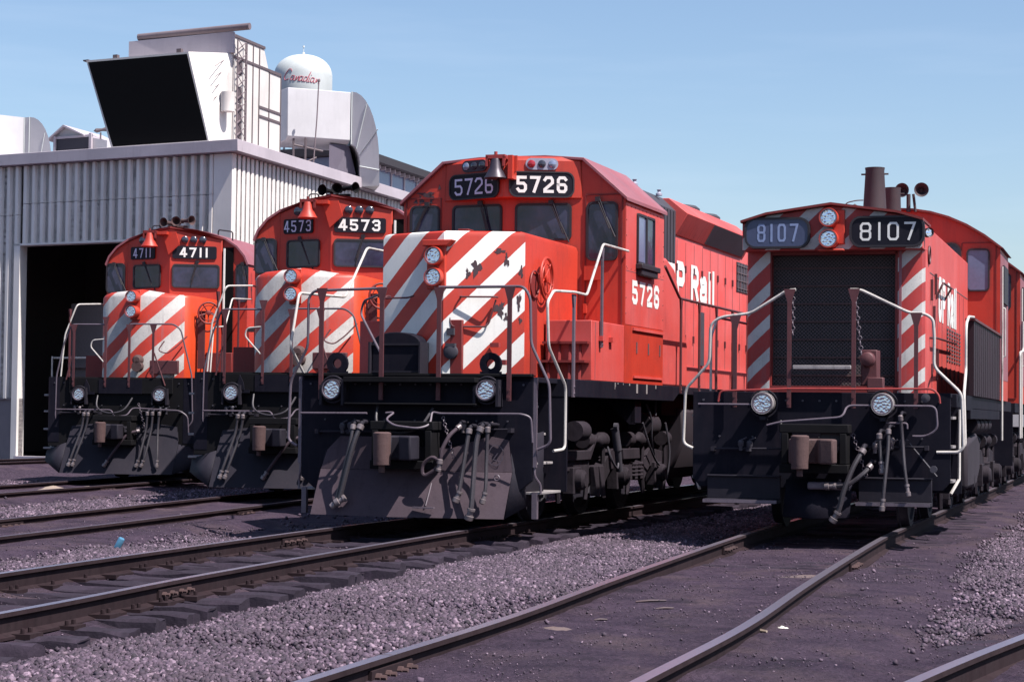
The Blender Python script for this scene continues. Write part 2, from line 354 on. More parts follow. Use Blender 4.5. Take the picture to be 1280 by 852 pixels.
GLY = {
 '0': ([[(.2, 0), (.8, 0), (1, .15), (1, .85), (.8, 1), (.2, 1), (0, .85), (0, .15), (.2, 0)]], 1),
 '1': ([[(.5, 0), (.5, 1)]], .5),
 '2': ([[(0, .84), (.2, 1), (.8, 1), (1, .84), (1, .62), (0, .14), (0, 0), (1, 0)]], 1),
 '3': ([[(0, .86), (.2, 1), (.8, 1), (1, .86), (1, .66), (.8, .53), (.4, .53)], [(.8, .53), (1, .40), (1, .15), (.8, 0), (.2, 0), (0, .14)]], 1),
 '4': ([[(1.08, .27), (0, .27), (.62, 1)], [(.76, 0), (.76, 1)]], 1),
 '5': ([[(.95, 1), (0, 1), (0, .57), (.75, .57), (1, .42), (1, .15), (.8, 0), (.2, 0), (0, .14)]], 1),
 '6': ([[(.98, .88), (.8, 1), (.2, 1), (0, .85), (0, .15), (.2, 0), (.8, 0), (1, .15), (1, .36), (.8, .50), (.02, .50)]], 1),
 '7': ([[(0, 1), (1, 1), (.38, 0)]], 1),
 '8': ([[(.2, 0), (.8, 0), (1, .14), (1, .41), (.86, .53), (1, .65), (1, .86), (.8, 1), (.2, 1), (0, .86), (0, .65), (.14, .53), (0, .41), (0, .14), (.2, 0)], [(.1, .53), (.9, .53)]], 1),
 'C': ([[(1, .72), (1, .86), (.8, 1), (.2, 1), (0, .85), (0, .15), (.2, 0), (.8, 0), (1, .15), (1, .3)]], 1),
 'P': ([[(0, 0), (0, 1)], [(0, 1), (.8, 1), (1, .86), (1, .58), (.8, .45), (.05, .45)]], 1),
 'R': ([[(0, 0), (0, 1)], [(0, 1), (.8, 1), (1, .88), (1, .62), (.8, .5), (.05, .5)], [(.5, .5), (1, 0)]], 1),
 'a': ([[(.06, .64), (.25, .72), (.8, .72), (1, .6), (1, 0)], [(1, .42), (.2, .38), (0, .27), (0, .1), (.2, 0), (.7, 0), (1, .12)]], .95),
 'i': ([[(.5, 0), (.5, .66)], [(.5, .93), (.5, .94)]], .35),
 'l': ([[(.5, 0), (.5, 1)]], .35), ' ': ([], .45)}
def ribbon(mb, pl, pts, w, out, m=0, ew=None):
    P = [Vector((p[0], p[1])) for p in pts]; n = len(P); closed = (P[0] - P[-1]).length < 1e-6
    L = []; R = []
    for i in range(n):
        a = P[i] - P[i - 1] if i > 0 else (P[0] - P[-2] if closed else P[1] - P[0])
        b = P[i + 1] - P[i] if i < n - 1 else (P[1] - P[0] if closed else P[-1] - P[-2])
        a = a.normalized(); b = b.normalized(); na = Vector((-a.y, a.x)); nb = Vector((-b.y, b.x)); nn = na + nb
        if nn.length < 1e-6: nn = na
        nn.normalize(); k = 1 / max(0.45, nn.dot(na)); L.append(P[i] + nn * w / 2 * k); R.append(P[i] - nn * w / 2 * k)
    o = len(mb.v); mb.v += [tuple(pl(p.x, p.y, out)) for p in L] + [tuple(pl(p.x, p.y, out)) for p in R]
    for i in range(n - 1): mb.f.append((o + i, o + n + i, o + n + i + 1, o + i + 1)); mb.m.append(m)
def lettering(parent, pl, text, s0, t0, h, wch, gap, sw, mat, out=0.004, name='painted_number', slant=0.0):
    """stroke lettering; s0,t0 bottom-left, h height, wch width of a full character"""
    mb = MB(); x = s0; k = 0
    for ch in text:
        strokes, wd = GLY[ch]; cw = wch * wd
        for st in strokes:
            pts = [(x + sw / 2 + (px * (wch - sw) if wd == 1 else (px * (cw - sw))) + slant * (sw / 2 + pz * (h - sw)), t0 + sw / 2 + pz * (h - sw)) for px, pz in st]
            if len(pts) == 2 or True:
                p = [Vector(q) for q in pts]
                if (p[0] - p[-1]).length > 1e-4:   # extend open ends by half a stroke
                    d = (p[0] - p[1]).normalized() * sw / 2; p[0] = p[0] + d
                    d = (p[-1] - p[-2]).normalized() * sw / 2; p[-1] = p[-1] + d
                pts = [tuple(q) for q in p]
            ribbon(mb, pl, pts, sw, out + 0.0008 * (k % 3)); k += 1
        x += cw + gap
    return mb.build(name, mat, parent, raw=True)
def lamp(parent, c, ax, r, depth, casing, name='headlight', lens=None):
    ax = Vector(ax).normalized(); c = Vector(c)
    o = MB(); o.lathe(c - ax * depth, ax, [(0, r * 0.75), (0, r * 1.02), (depth * 0.25, r * 1.22), (depth, r * 1.25), (depth + 0.02, r * 1.2), (depth + 0.015, r * 1.0), (depth - 0.03, r)], 28)
    h = o.build(name, casing, parent)
    q = MB(); dp = r * 1.15; q.lathe(c - ax * dp, ax, [(0, 0.004), (0.04 * dp, r * 0.25), (0.20 * dp, r * 0.56), (0.50 * dp, r * 0.82), (dp * .93, r * 1.0)], 28)
    q.build('reflector', M_chrome, h)
    q = MB(); q.lathe(c - ax * dp, ax, [(0, 0.012), (dp * .5, 0.014), (dp * .55, r * .22), (dp * .75, r * .20), (dp * .8, 0.0)], 14); q.build('bulb_shield', M_silver, h)
    g = MB(); g.torus(c + ax * 0.012, ax, r * 1.06, r * 0.09); g.build('lamp_rim', M_grey, h)
    for t in (0.33, 0.66):
        pass
    return h

def scar(parent, pl, cx, cz, w, h, seed, mat=None, out=0.003):
    """a patch of flaked paint, irregular outline"""
    R = random.Random(seed); n = 26; pts = []
    for k in range(n):
        a = 2 * math.pi * k / n; f = 1 + .35 * math.sin(3 * a + seed) + R.uniform(-.38, .30)
        pts.append((cx + w / 2 * f * math.cos(a), cz + h / 2 * f * math.sin(a)))
    mb = MB(); slab(mb, pl, pts, .0005, out); return mb.build('flaked_paint_patch', mat or M_scar, parent)
M_scar = paint('bare_primer', (0.050, 0.028, 0.036), dirt=(0.10, 0.03, 0.03), amt=0.5, rough=0.7, scale=9)
# ================================================================== shared locomotive pieces
def truck(parent, y0, axles, x=1.12, r=0.50, top=1.0, name='truck'):
    """side frames, journals and wheels of one truck; y0..last axle"""
    ya, yb = y0, y0 + axles[-1]
    fr = MB()
    for sx in (-1, 1):
        xs = sorted((sx * (x - 0.05), sx * (x + 0.07)))
        pts = [(ya - 0.45, 0.62), (ya - 0.45, 0.80)]
        for a, b in zip(axles[:-1], axles[1:]):
            pts += [(ya + a - 0.25, 0.86), (ya + a + 0.25, 0.86), (ya + (a + b) / 2 - 0.30, 0.66), (ya + (a + b) / 2 + 0.30, 0.66)]
        pts += [(yb - 0.25, 0.86), (yb + 0.45, 0.80), (yb + 0.45, 0.62)]
        for a, b in reversed(list(zip(axles[:-1], axles[1:]))):
            pts += [(ya + b - 0.28, 0.60), (ya + (a + b) / 2 + 0.42, 0.44), (ya + (a + b) / 2 - 0.42, 0.44), (ya + a + 0.28, 0.60)]
        fr.prism(pts, 'x', xs[0], xs[1])
        for a in axles:
            fr.box(min(sx * (x - .02), sx * (x + .12)), max(sx * (x - .02), sx * (x + .12)), ya + a - 0.17, ya + a + 0.17, 0.34, 0.66)
        for a, b in zip(axles[:-1], axles[1:]):
            c = ya + (a + b) / 2
            for k in (-0.14, 0.14):
                for q in range(4):
                    fr.torus((sx * (x + 0.04), c + k, 0.50 + 0.05 * q), (0, 0, 1), 0.075, 0.018, 14, 6)
    t = fr.build(name, M_truck, parent, bevel=0.012)
    for a in axles:
        w = MB()
        for sx in (-1, 1):
            w.lathe((sx * 0.68, ya + a, r), (sx, 0, 0), [(0, r + 0.03), (0.025, r + 0.03), (0.03, r), (0.13, r - 0.008), (0.13, r - 0.08), (0.10, r - 0.10), (0.10, 0.17), (0.16, 0.14), (0.16, 0)], 36)
        w.cyl((-0.7, ya + a, r), (0.7, ya + a, r), 0.09)
        w.build('wheelset', M_plowd, t)
        j = MB()
        for sx in (-1, 1):
            j.lathe((sx * (x + 0.10), ya + a, r), (sx, 0, 0), [(0, 0.13), (0.10, 0.12), (0.13, 0.08), (0.13, 0)], 16)
        j.build('journal_box', M_truck, t)
    b = MB()
    for sx in (-1, 1):
        for a in axles:
            for k in (-1, 1):
                b.lathe((sx * (x + 0.02), ya + a + k * 0.52, 0.98), (0, k, 0), [(0, 0.10), (0.26, 0.10), (0.30, 0.06), (0.42, 0.03)], 14)
                b.tube(sm([(sx * (x + 0.05), ya + a + k * 0.60, 0.90), (sx * (x + 0.05), ya + a + k * 0.62, 0.55), (sx * (x + 0.05), ya + a + k * 0.56, 0.25)], 3), 0.03, 6)
    b.build('brake_rigging', M_truck, t, bevel=0.0)
    return t
def coupler(parent, y, z=0.88, name='coupler', mat=None):
    m = MB(); m.box(-0.10, 0.10, y, y + 0.6, z - 0.10, z + 0.10)
    m.prism([(-0.22, 0.02), (-0.24, -0.20), (-0.20, -0.30), (-0.10, -0.30), (-0.06, -0.16), (0.06, -0.13), (0.12, -0.36), (0.27, -0.40), (0.30, -0.30), (0.22, 0.02), (0.10, 0.10), (-0.10, 0.10)], 'z', z - 0.13, z + 0.14)
    for i in range(len(m.v) - 24, len(m.v)): m.v[i] = (m.v[i][0], m.v[i][1] + y, m.v[i][2])
    o = m.build(name, mat or M_plowd, parent, bevel=0.02)
    k = MB(); k.lathe((-0.10, y - 0.30, z - 0.19), (0, 0, 1), [(0, 0.06), (0, 0.095), (0.36, 0.10), (0.37, 0.07)], 20); k.cyl((-0.10, y - 0.30, z - 0.27), (-0.10, y - 0.30, z - 0.18), 0.035)
    k.build('knuckle', M_rust, o, bevel=0.008)
    p = MB(); p.box(-0.38, 0.38, y + 0.02, y + 0.30, z - 0.24, z - 0.14); p.box(-0.36, -0.28, y + 0.02, y + 0.3, z - 0.14, z + 0.2); p.box(0.28, 0.36, y + 0.02, y + 0.3, z - 0.14, z + 0.2); p.box(-0.38, 0.38, y + 0.02, y + 0.3, z + 0.2, z + 0.3)
    p.build('draft_pocket', M_black, o, bevel=0.01)
    return o
def hose(parent, pts, r=0.024, name='air_hose', mat=None):
    r *= .84
    pts = [(a, min(b, -.30) if i == 0 else b, c) for i, (a, b, c) in enumerate(pts)]; P = sm(pts, 5); m = MB(); m.tube(P, r, 8); o = m.build(name, mat or M_rubber, parent)
    nip = MB(); nip.tube(rnd([(pts[0][0] + .02, 0.0, pts[0][2] + .05), (pts[0][0] + .01, pts[0][1] + .04, pts[0][2] + .06), Vector(pts[0])], .05), r * .9, 8); nip.build('pipe_elbow', M_plowd, o)
    g = MB(); a = Vector(P[-1]); d = (a - Vector(P[-3])).normalized(); b = Vector(P[0]); e = (Vector(P[2]) - b).normalized()
    g.lathe(a - d * 0.10, d, [(0, r * 1.5), (0.025, r * 1.55), (0.03, r * 1.15), (0.08, r * 1.2), (0.085, r * 1.7), (0.13, r * 1.6), (0.14, r * .8)], 12)
    g.lathe(b - e * 0.03, e, [(0, r * .9), (0.01, r * 1.5), (0.06, r * 1.5), (0.065, r * 1.1)], 12)
    g.build('hose_fitting', M_fit, o); return o
def ditch_light(parent, x, y, z, lug=True):
    h = lamp(parent, (x, y, z), (0, -1, 0), 0.100, 0.20, M_plowd, 'ditch_light')
    b = MB(); b.torus((x, y + 0.05, z), (0, 1, 0), 0.150, 0.012, 28, 6); b.box(x + 0.12, x + 0.15, y, y + 0.4, z - 0.18, z + 0.12); b.box(x - 0.15, x - 0.12, y, y + 0.4, z - 0.18, z + 0.05)
    b.build('lamp_bracket', M_plowd, h)
    if lug:
        pts = [(x - 0.13, z - 0.02), (x - 0.13, z + 0.30)] + [(x + 0.13 * math.cos(a), z + 0.30 + 0.13 * math.sin(a)) for a in [math.pi - math.pi * k / 12 for k in range(1, 12)]] + [(x + 0.13, z + 0.30), (x + 0.13, z - 0.02)]
        hole = [(x + 0.055 * math.cos(a), z + 0.30 + 0.055 * math.sin(a)) for a in [2 * math.pi * k / 16 for k in range(16)]]
        l = MB(); pl = Plane((0, y + 0.20, 0), (1, 0, 0))
        # lug plate with a hole: ring in the round head, solid stem below
        head = [(x + 0.13 * math.cos(a), z + 0.30 + 0.13 * math.sin(a)) for a in [2 * math.pi * k / 16 for k in range(16)]]
        ringslab(l, pl, head, hole, 0, 0.045); l.box(x - 0.125, x + 0.125, y + 0.157, y + 0.198, z - 0.1, z + 0.215)
        l.build('lifting_lug', M_frame, parent)
    return h
def wiper(parent, a, b, w=0.010):
    m = MB(); a = Vector(a); b = Vector(b); m.tube([a, b], w, 6); m.tube([a + Vector((0.03, -0.004, 0)), b + Vector((0.01, 0, 0))], w * 0.7, 6)
    d = (b - a).normalized(); m.tube([b - d * 0.16 + Vector((0.02, 0.006, 0)), b + d * 0.12 + Vector((0.03, 0.006, 0))], w * 1.2, 6); m.box(a.x - .03, a.x + .03, a.y - .01, a.y + .03, a.z - .03, a.z + .03)
    return m.build('windscreen_wiper', M_gasket, parent)
def bell(parent, c, h=0.26, r=0.14, mat=None, mmat=None):
    m = MB(); c = Vector(c); m.lathe(c, (0, 0, -1), [(0, 0.0), (0.0, r * .35), (h * .12, r * .42), (h * .5, r * .55), (h * .8, r * .8), (h, r), (h * 1.03, r * .97), (h * .9, r * .7)], 28)
    o = m.build('bell', mat or M_bell, parent)
    k = MB(); k.box(c.x - 0.13, c.x + 0.13, c.y - 0.03, c.y + 0.25, c.z + 0.0, c.z + 0.05); k.box(c.x - 0.13, c.x - 0.10, c.y - .03, c.y + .02, c.z - 0.1, c.z + 0.03); k.box(c.x + 0.10, c.x + 0.13, c.y - .03, c.y + .02, c.z - 0.1, c.z + 0.03)
    k.cyl((c.x, c.y, c.z - .02), (c.x, c.y, c.z + .09), 0.022)
    k.build('bell_yoke', mmat or M_redbar, o); return o
def horns(parent, c, n=3, mat=None, spread=0.20, fwd=(0, 0, 1)):
    o = None
    m = MB(); c = Vector(c)
    for i in range(n):
        s = -1 if i != 1 else 1
        p = c + Vector(((i - (n - 1) / 2) * spread, 0.0, 0.02 * i))
        ax = Vector((-0.35, -1, 0)) if i == 0 else Vector((0.9, -0.5, 0)) if i == n - 1 else Vector((0.1, -1, 0))
        m.lathe(p - ax.normalized() * 0.16, ax, [(0, 0.02), (0.02, 0.05), (0.06, 0.03), (0.20, 0.045), (0.27, 0.075), (0.30, 0.095), (0.29, 0.08), (0.15, 0.03)], 20)
    m.box(c.x - spread, c.x + spread, c.y - 0.02, c.y + 0.06, c.z - 0.10, c.z - 0.06); m.cyl((c.x, c.y, c.z - .16), (c.x, c.y, c.z - .06), 0.03)
    return m.build('air_horn', mat or M_rust, parent)
def brake_wheel(parent, c, ax, R=0.25, mat=None):
    m = MB(); c = Vector(c); ax = Vector(ax).normalized(); m.torus(c, ax, R, 0.018, 36, 8); m.torus(c, ax, R * .72, 0.008, 28, 6)
    ref = Vector((0, 0, 1)); u = ax.cross(ref).normalized(); w = ax.cross(u)
    for k in range(5):
        a = 2 * math.pi * k / 5 + .3; m.tube([c - ax * 0.03, c + (u * math.cos(a) + w * math.sin(a)) * R], 0.012, 6)
    m.lathe(c - ax * .08, ax, [(0, 0.03), (0.09, 0.05), (0.10, 0.02)], 14)
    return m.build('hand_brake_wheel', mat or M_red, parent)
def pipe_part(parent, name, paths, r, mat, n=8, rr=0.07):
    m = MB()
    for p in paths: m.tube(rnd(p, rr), r, n)
    return m.build(name, mat, parent)
def post(parent, x, y, z0, z1, mat=None, axis='y', w=0.055, name='handrail_post'):
    m = MB()
    t = 0.012
    if axis == 'y':
        m.box(x - w / 2, x + w / 2, y - t, y + t, z0, z1 - 0.16)
        m.prism([(x - w / 2, z1 - 0.16), (x + w / 2, z1 - 0.16), (x + 0.065, z1 - 0.01), (x - 0.065, z1 - 0.01)], 'y', y - t, y + t)
    else:
        m.box(x - t, x + t, y - w / 2, y + w / 2, z0, z1 - 0.16)
        m.prism([(y - w / 2, z1 - 0.16), (y + w / 2, z1 - 0.16), (y + 0.065, z1 - 0.01), (y - 0.065, z1 - 0.01)], 'x', x - t, x + t)
    for q in (0.04, 0.12): m.cyl((x - (.02 if axis == 'x' else 0), y - (.02 if axis == 'y' else 0), z0 + q), (x + (.02 if axis == 'x' else 0), y + .01, z0 + q), 0.014, n=8)
    return m.build(name, mat or M_rpost, parent)
def rivets(mb, pts, r=0.012, ax=(1, 0, 0)):
    for p in pts: mb.lathe(p, ax, [(0, r), (0.006, r * .7), (0.008, 0)], 6)
def door_lines(parent, x, ys, z0, z1, sx=1, latch=True):
    """thin dark gaps and latches of engine doors on a hood side"""
    m = MB(); l = MB()
    for y in ys:
        m.box(min(x, x + sx * .003), max(x, x + sx * .003), y - 0.006, y + 0.006, z0, z1)
        if latch:
            for q in (0.22, 0.78):
                z = z0 + (z1 - z0) * q; l.box(min(x, x + sx * .025), max(x, x + sx * .025), y - 0.07, y - 0.03, z - 0.06, z + 0.05)
    m.build('door_seam', M_seam, parent)
    if latch: l.build('door_latch', M_rpost, parent)
# ================================================================== locomotive 5726
GRP = 'red locomotives lined up nose first in the yard'
L1 = empty('diesel_locomotive', (-1.094, 23.755, 0), -0.323)
tag(L1, 'red locomotive 5726 with angular cab, dark bell and bright clean red and white striped nose', 'locomotive', GRP)
def build_5726(L):
    D = 1.71
    # ---- frame and side sills
    f = MB()
    f.prism([(0.95, 1.50), (6.02, 1.50), (6.30, 1.60), (20.0, 1.60), (20.0, D), (0.95, D)], 'x', -1.52, 1.52)
    f.box(-1.40, 1.40, 0.0, 0.95, D - 0.06, D)
    f.box(-0.75, 0.75, 0.1, 20, 1.0, 1.49); f.box(-1.30, 1.30, 6.2, 19.9, 1.30, 1.64)
    f.build('underframe', M_frame, L, bevel=0.008)
    c = MB()
    for k in range(8):   # chipped paint along the sill
        yy = 3.0 + k * k * 0.042 + random.uniform(-.06, .06); c.box(1.521, 1.5235, yy, yy + random.uniform(.015, .05) * (2.2 if k in (5, 6) else 1), D - random.uniform(.02, .13), D - 0.005)
    c.build('paint_chip', M_tread, L, whole=True)
    e = MB(); e.prism([(-1.41, D), (1.41, D), (1.41, 0.55), (1.25, 0.42), (-1.25, 0.42), (-1.41, 0.55)], 'y', 0.0, 0.05)
    e.build('end_sheet', M_frame, L, bevel=0.006)
    a = MB(); a.box(-0.80, 0.80, -0.20, -0.003, 1.385, 1.405); a.box(-0.80, 0.80, -0.24, -0.003, 1.64, 1.70)
    a.box(-1.40, 1.40, -0.05, 0.06, D, D + 0.035)
    a.build('anticlimber', M_black, L, bevel=0.006, whole=True)  # black colour carries the deep shade of the overhang
    # ---- step wells
    for sx in (-1, 1):
        s = MB()
        s.box(min(sx * 0.95, sx * 1.52), max(sx * 0.95, sx * 1.52), 0.955, 0.985, 0.40, 1.50)
        s.build('step_well_plate', M_frame, L, bevel=0.004)
        t = MB()
        for k, (z, xo) in enumerate(((0.42, 1.46), (0.75, 1.36), (1.08, 1.27), (1.40, 1.18))):
            t.box(min(sx * (xo - 0.28), sx * xo), max(sx * (xo - 0.28), sx * xo), 0.10, 0.93, z - 0.03, z)
        t.build('step_tread', M_tread, L, bevel=0.006)
        q = MB(); x0, x1 = sorted((sx * 1.415, sx * 1.455)); q.box(x0, x1, 0.0, 0.04, 0.70, 1.70)
        q.build('slotted_flange', M_grey, L)
        q = MB(); q.tube(rnd([(sx * 1.43, 0.02, 0.72), (sx * 1.43, 0.02, 0.60), (sx * 1.48, 0.1, 0.50), (sx * 1.48, 0.1, 0.40)], .05), 0.014, 6); q.box(min(sx * 1.38, sx * 1.44), max(sx * 1.38, sx * 1.44), 0.08, 0.14, 0.12, 0.42)
        q.build('step_edge_strap', M_grey, L)
    # ---- snow plow
    p = MB()
    top = lambda x: -0.05 - 0.10 * (1 - abs(x) / 1.15)
    rings = []
    xs = [-1.13, -0.95, -0.5, -0.05, 0.5, 0.95, 1.19]
    bot = []; mid = []
    for x in xs:
        yv = -0.16 * (1 - abs(x + 0.05) / 1.2)
        bot.append((x * 1.0, -0.34 + yv, 0.13)); mid.append((x, -0.06 + yv, 0.64))
    back_b = [(x, y + 0.03, z) for x, y, z in bot]; back_m = [(x, y + 0.03, z) for x, y, z in mid]
    p.loft([bot, mid, back_m, back_b], closed=False)
    p.loft([bot, back_b], closed=False)
    um = [(x, y + 0.01, z + 0.004) for x, y, z in mid]; ut = []
    for (x, y, z), zt in zip(mid, (0.86, 1.02, 1.02, 0.92, 0.90, 1.04, 1.00)): ut.append((x * 0.95, y + 0.05, zt))
    p.loft([um, ut, [(x, y + 0.03, z) for x, y, z in ut], [(x, y + 0.03, z) for x, y, z in um]], closed=False)
    po = p.build('snow_plow', M_plow, L)
    w = MB()
    for sx in (-1, 1):
        X = 1.19 if sx > 0 else -1.13
        w.loft([[(X, -0.31, 0.13), (X, -0.03, 0.64), (X * .96, 0.02, 1.0)], [(sx * 1.40, 0.45, 0.35), (sx * 1.40, 0.45, 0.7), (sx * 1.40, 0.45, 1.1)]], closed=False)
    w.build('plow_wing', M_plowd, L, solid=.02)
    g = MB()
    for x, z in ((-0.48, 0.58), (0.28, 0.58), (0.31, 0.58), (1.05, .58)): g.torus((x, -0.17, z), (0, 1, 0), 0.03, 0.008, 12, 5)
    g.tube([(0.30, -0.20, 0.56), (0.30, -0.42, 0.26)], 0.008, 5); g.box(0.17, 0.42, -0.50, -0.44, 0.235, 0.25)
    g.build('plow_pin', M_grey, po)
    # chalk loop mark on the plow
    ck = MB(); pl = Plane((0, -0.075, 0), (1, 0, 0))
    ribbon(ck, pl, [(1.0 + .09 * math.cos(a) * (1 + .12 * math.sin(2 * a)), 0.83 + .115 * math.sin(a)) for a in [k * .45 for k in range(16)]], 0.011, 0.0)
    ribbon(ck, pl, [(1.03, 0.86), (0.97, 0.78), (1.06, .76)], 0.010, 0.001); ck.build('chalk_mark', M_grey, L, raw=True)
    coupler(L, -0.45, 0.90)
    # ---- uncoupling lever
    pipe_part(L, 'uncoupling_lever', [[(-1.30, -0.28, 1.28), (-0.48, -0.28, 1.285)], [(-0.25, -0.28, 1.29), (-0.14, -0.28, 1.30), (-0.20, -0.42, 1.22), (-0.05, -0.52, 1.15), (0.23, -0.52, 1.12), (0.34, -0.42, 1.16), (0.31, -0.28, 1.31), (0.40, -0.28, 1.29), (1.37, -0.28, 1.295), (1.47, -0.25, 1.26), (1.48, -0.22, 0.98)]], 0.012, M_grey)
    # ---- hoses
    hose(L, [(-0.64, -0.1, 1.13), (-0.66, -0.34, 0.92), (-0.78, -0.40, 0.34), (-0.82, -0.42, 0.24)], 0.027)
    hose(L, [(-0.55, -0.1, 1.13), (-0.61, -0.36, 0.92), (-0.73, -0.42, 0.36), (-0.76, -0.43, 0.28)], 0.034)
    hose(L, [(0.76, -0.1, 1.10), (0.745, -0.33, 0.94), (0.70, -0.42, 0.46), (0.67, -0.44, 0.34)], 0.030)
    hose(L, [(0.90, -0.1, 1.12), (0.86, -0.34, 0.94), (0.855, -0.45, 0.31), (0.83, -0.46, 0.15)], 0.036)
    hose(L, [(0.98, -0.1, 1.12), (0.97, -0.30, 0.80), (0.985, -0.36, 0.48), (0.96, -0.38, 0.33)], 0.026)
    hose(L, [(0.64, -0.25, 1.14), (0.57, -0.40, 1.05), (0.50, -0.46, 0.89), (0.475, -0.46, 0.78), (0.38, -0.46, 0.80), (0.285, -0.46, 0.73), (0.27, -0.46, 0.63), (0.32, -0.46, 0.605), (0.45, -0.46, 0.69), (0.475, -0.46, 0.75)], 0.026, mat=M_plow)
    for x in (-0.977, 0.90): ditch_light(L, x, -0.16, 1.555)
    # ---- nose (short hood)
    mst = stripes('stripes_5726', 0.535, 1.046, 0.108, 0.52, dirt=0.22, peel=0.95)
    w_, y0, y1, zt, pp = 0.905, 1.20, 3.36, 3.46, 0.33
    n = MB(); bv = 0.07
    def ring(z, ins): return [(-w_ + ins, y0 + ins * .8, z), (-w_ * .5, y0 - pp * .5 + ins, z), (0, y0 - pp + ins, z), (w_ * .5, y0 - pp * .5 + ins, z), (w_ - ins, y0 + ins * .8, z), (w_ - ins, y1, z), (-w_ + ins, y1, z)]
    n.loft([ring(D, 0), ring(zt - bv, 0), ring(zt - bv * .3, bv * .28), ring(zt, bv)], closed=True)
    front_faces = []
    for i, fc in enumerate(n.f):
        ys_ = [n.v[q][1] for q in fc]; zs_ = [n.v[q][2] for q in fc]
        if max(ys_) < y0 + 0.09 and max(zs_) - min(zs_) > 0.01: n.m[i] = 1
    n.build('short_hood', [M_orange if False else M_red, mst], L)
    # front band of stripes on the nose top
    tb = MB(); tb.loft([[(x, y0 - pp * (1 - abs(x) / w_) + bv, zt + 0.003) for x in (-.83, -.4, 0, .4, .83)], [(x, y0 - pp * (1 - abs(x) / w_) + 0.24, zt + 0.003) for x in (-.83, -.4, 0, .4, .83)]], closed=False)
    tb.build('top_stripe_band', mst, L, raw=True)
    pn = Plane((0, y0 - pp, 0), (w_, pp, 0)); pn.n = -pn.n if pn.n.y > 0 else pn.n; kk = math.hypot(w_, pp) / w_
    for i_, (sx_, sz_, sw_, sh_) in enumerate(((.36, 3.01, .10, .17), (.62, 3.22, .13, .055), (.70, 3.11, .045, .15), (.86, 2.98, .045, .13), (.63, 2.53, .10, .16), (.84, 2.62, .045, .20), (.86, 2.40, .035, .07), (.27, 2.95, .05, .10), (.70, 2.44, .05, .09))):
        scar(L, pn, sx_ * kk, sz_, sw_, sh_, 20 + i_)
    # headlights with red casing and a small shield
    for z in (3.15, 2.90): lamp(L, (-0.09, 0.74, z), (0, -1, 0), 0.088, 0.24, M_red, 'headlight')
    s = MB(); s.prism([(-0.24, 3.34), (0.14, 3.34), (0.08, 3.27), (-0.24, 3.27)], 'y', 0.76, 1.0); s.box(-0.20, 0.03, 0.83, 1.05, 2.76, 3.30); s.build('headlight_bracket', M_red, L, bevel=0.008)
    # MU junction box with arched lid
    b = MB(); pts = [(-0.84, 1.75), (-0.23, 1.75), (-0.23, 2.12)] + [(-0.535 + 0.305 * math.cos(a), 2.12 + 0.13 * math.sin(a)) for a in [math.pi * k / 10 for k in range(1, 10)]] + [(-0.84, 2.12)]
    b.prism(pts, 'y', 0.72, 1.02); bo = b.build('jumper_cable_box', M_frame, L, bevel=0.01)
    b = MB(); b.box(-0.83, -0.24, 0.70, 0.718, 2.09, 2.115); b.box(-0.83, -0.24, 0.69, 0.718, 1.77, 1.79); b.box(-0.865, -0.845, 0.66, 1.0, 1.72, 2.13); b.box(-0.225, -0.205, 0.66, 1.0, 1.72, 2.13); b.build('box_trim', M_plowd, bo)
    # receptacle panel
    b = MB(); b.box(0.0, 0.23, 0.90, 0.98, 1.76, 2.40); bo = b.build('receptacle_panel', M_darkred, L, bevel=0.008)
    b = MB(); b.lathe((0.10, 0.90, 2.02), (0, -1, 0), [(0, 0.085), (0.05, 0.085), (0.06, 0.06), (0.06, 0)], 20); b.box(0.05, 0.14, 0.86, 0.9, 2.22, 2.3); b.box(0.04, 0.16, 0.84, 0.9, 2.08, 2.12); b.build('receptacle_cover', M_grille, bo)
    b = MB(); b.box(0.55, 0.66, 0.98, 1.05, 2.08, 2.13); b.box(0.62, 0.75, 0.98, 1.06, 1.87, 1.93); b.build('number_bracket', M_redbar, L)
    # nose grab irons
    pipe_part(L, 'grab_iron', [[(-0.74, 1.03, 2.69), (-0.74, 0.93, 2.69), (-0.76, 0.90, 2.66), (-0.42, 0.82, 2.66), (-0.40, 0.93, 2.69)], [(0.20, 0.95, 2.68), (0.20, 0.88, 2.67), (0.62, 0.96, 2.67), (0.62, 1.04, 2.67)],
                               [(0.09, 0.97, 2.66), (0.07, 0.90, 2.4), (0.10, 0.90, 2.32), (0.48, 1.0, 2.32), (0.52, 1.02, 2.36), (0.60, 1.04, 2.64)]], 0.011, M_rpost)
    # hand brake on the nose side
    brake_wheel(L, (0.985, 1.81, 2.935), (1, 0, 0), 0.25)
    b = MB(); b.box(0.906, 0.915, 1.42, 1.66, 1.76, 2.98); b.build('brake_recess_shade', M_darkred, L)  # raised dark strip; the recess shade is put into its colour
    b = MB(); b.torus((0.93, 1.50, 2.85), (1, 0, 0), 0.16, 0.012, 20, 6); b.build('chain_guard', M_darkred, L)
    b = MB(); b.box(-0.30, 0.10, 2.0, 2.25, zt, zt + 0.07); b.box(-0.24, -0.1, 2.0, 2.2, zt + .07, zt + .12); b.build('nose_vent', M_darkred, L, bevel=.006)
    # ---- cab
    yc, yr = 3.42, 5.40
    sec = [(-1.52, D), (-1.52, 4.06), (-0.95, 4.56), (-0.45, 4.60), (0.45, 4.60), (0.95, 4.56), (1.52, 4.06), (1.52, D)]
    cb = MB(); cb.prism(sec, 'y', yc, yr); cab = cb.build('cab', M_red, L)
    # right and left side skins (chalkier, faded paint)
    sk = MB()
    for sx in (-1, 1): x0, x1 = sorted((sx * 1.521, sx * 1.524)); sk.box(x0, x1, yc + 0.02, yr - 0.01, 2.46, 4.02)
    sk.build('cab_side_skin', M_redside, L)
    rf = MB()
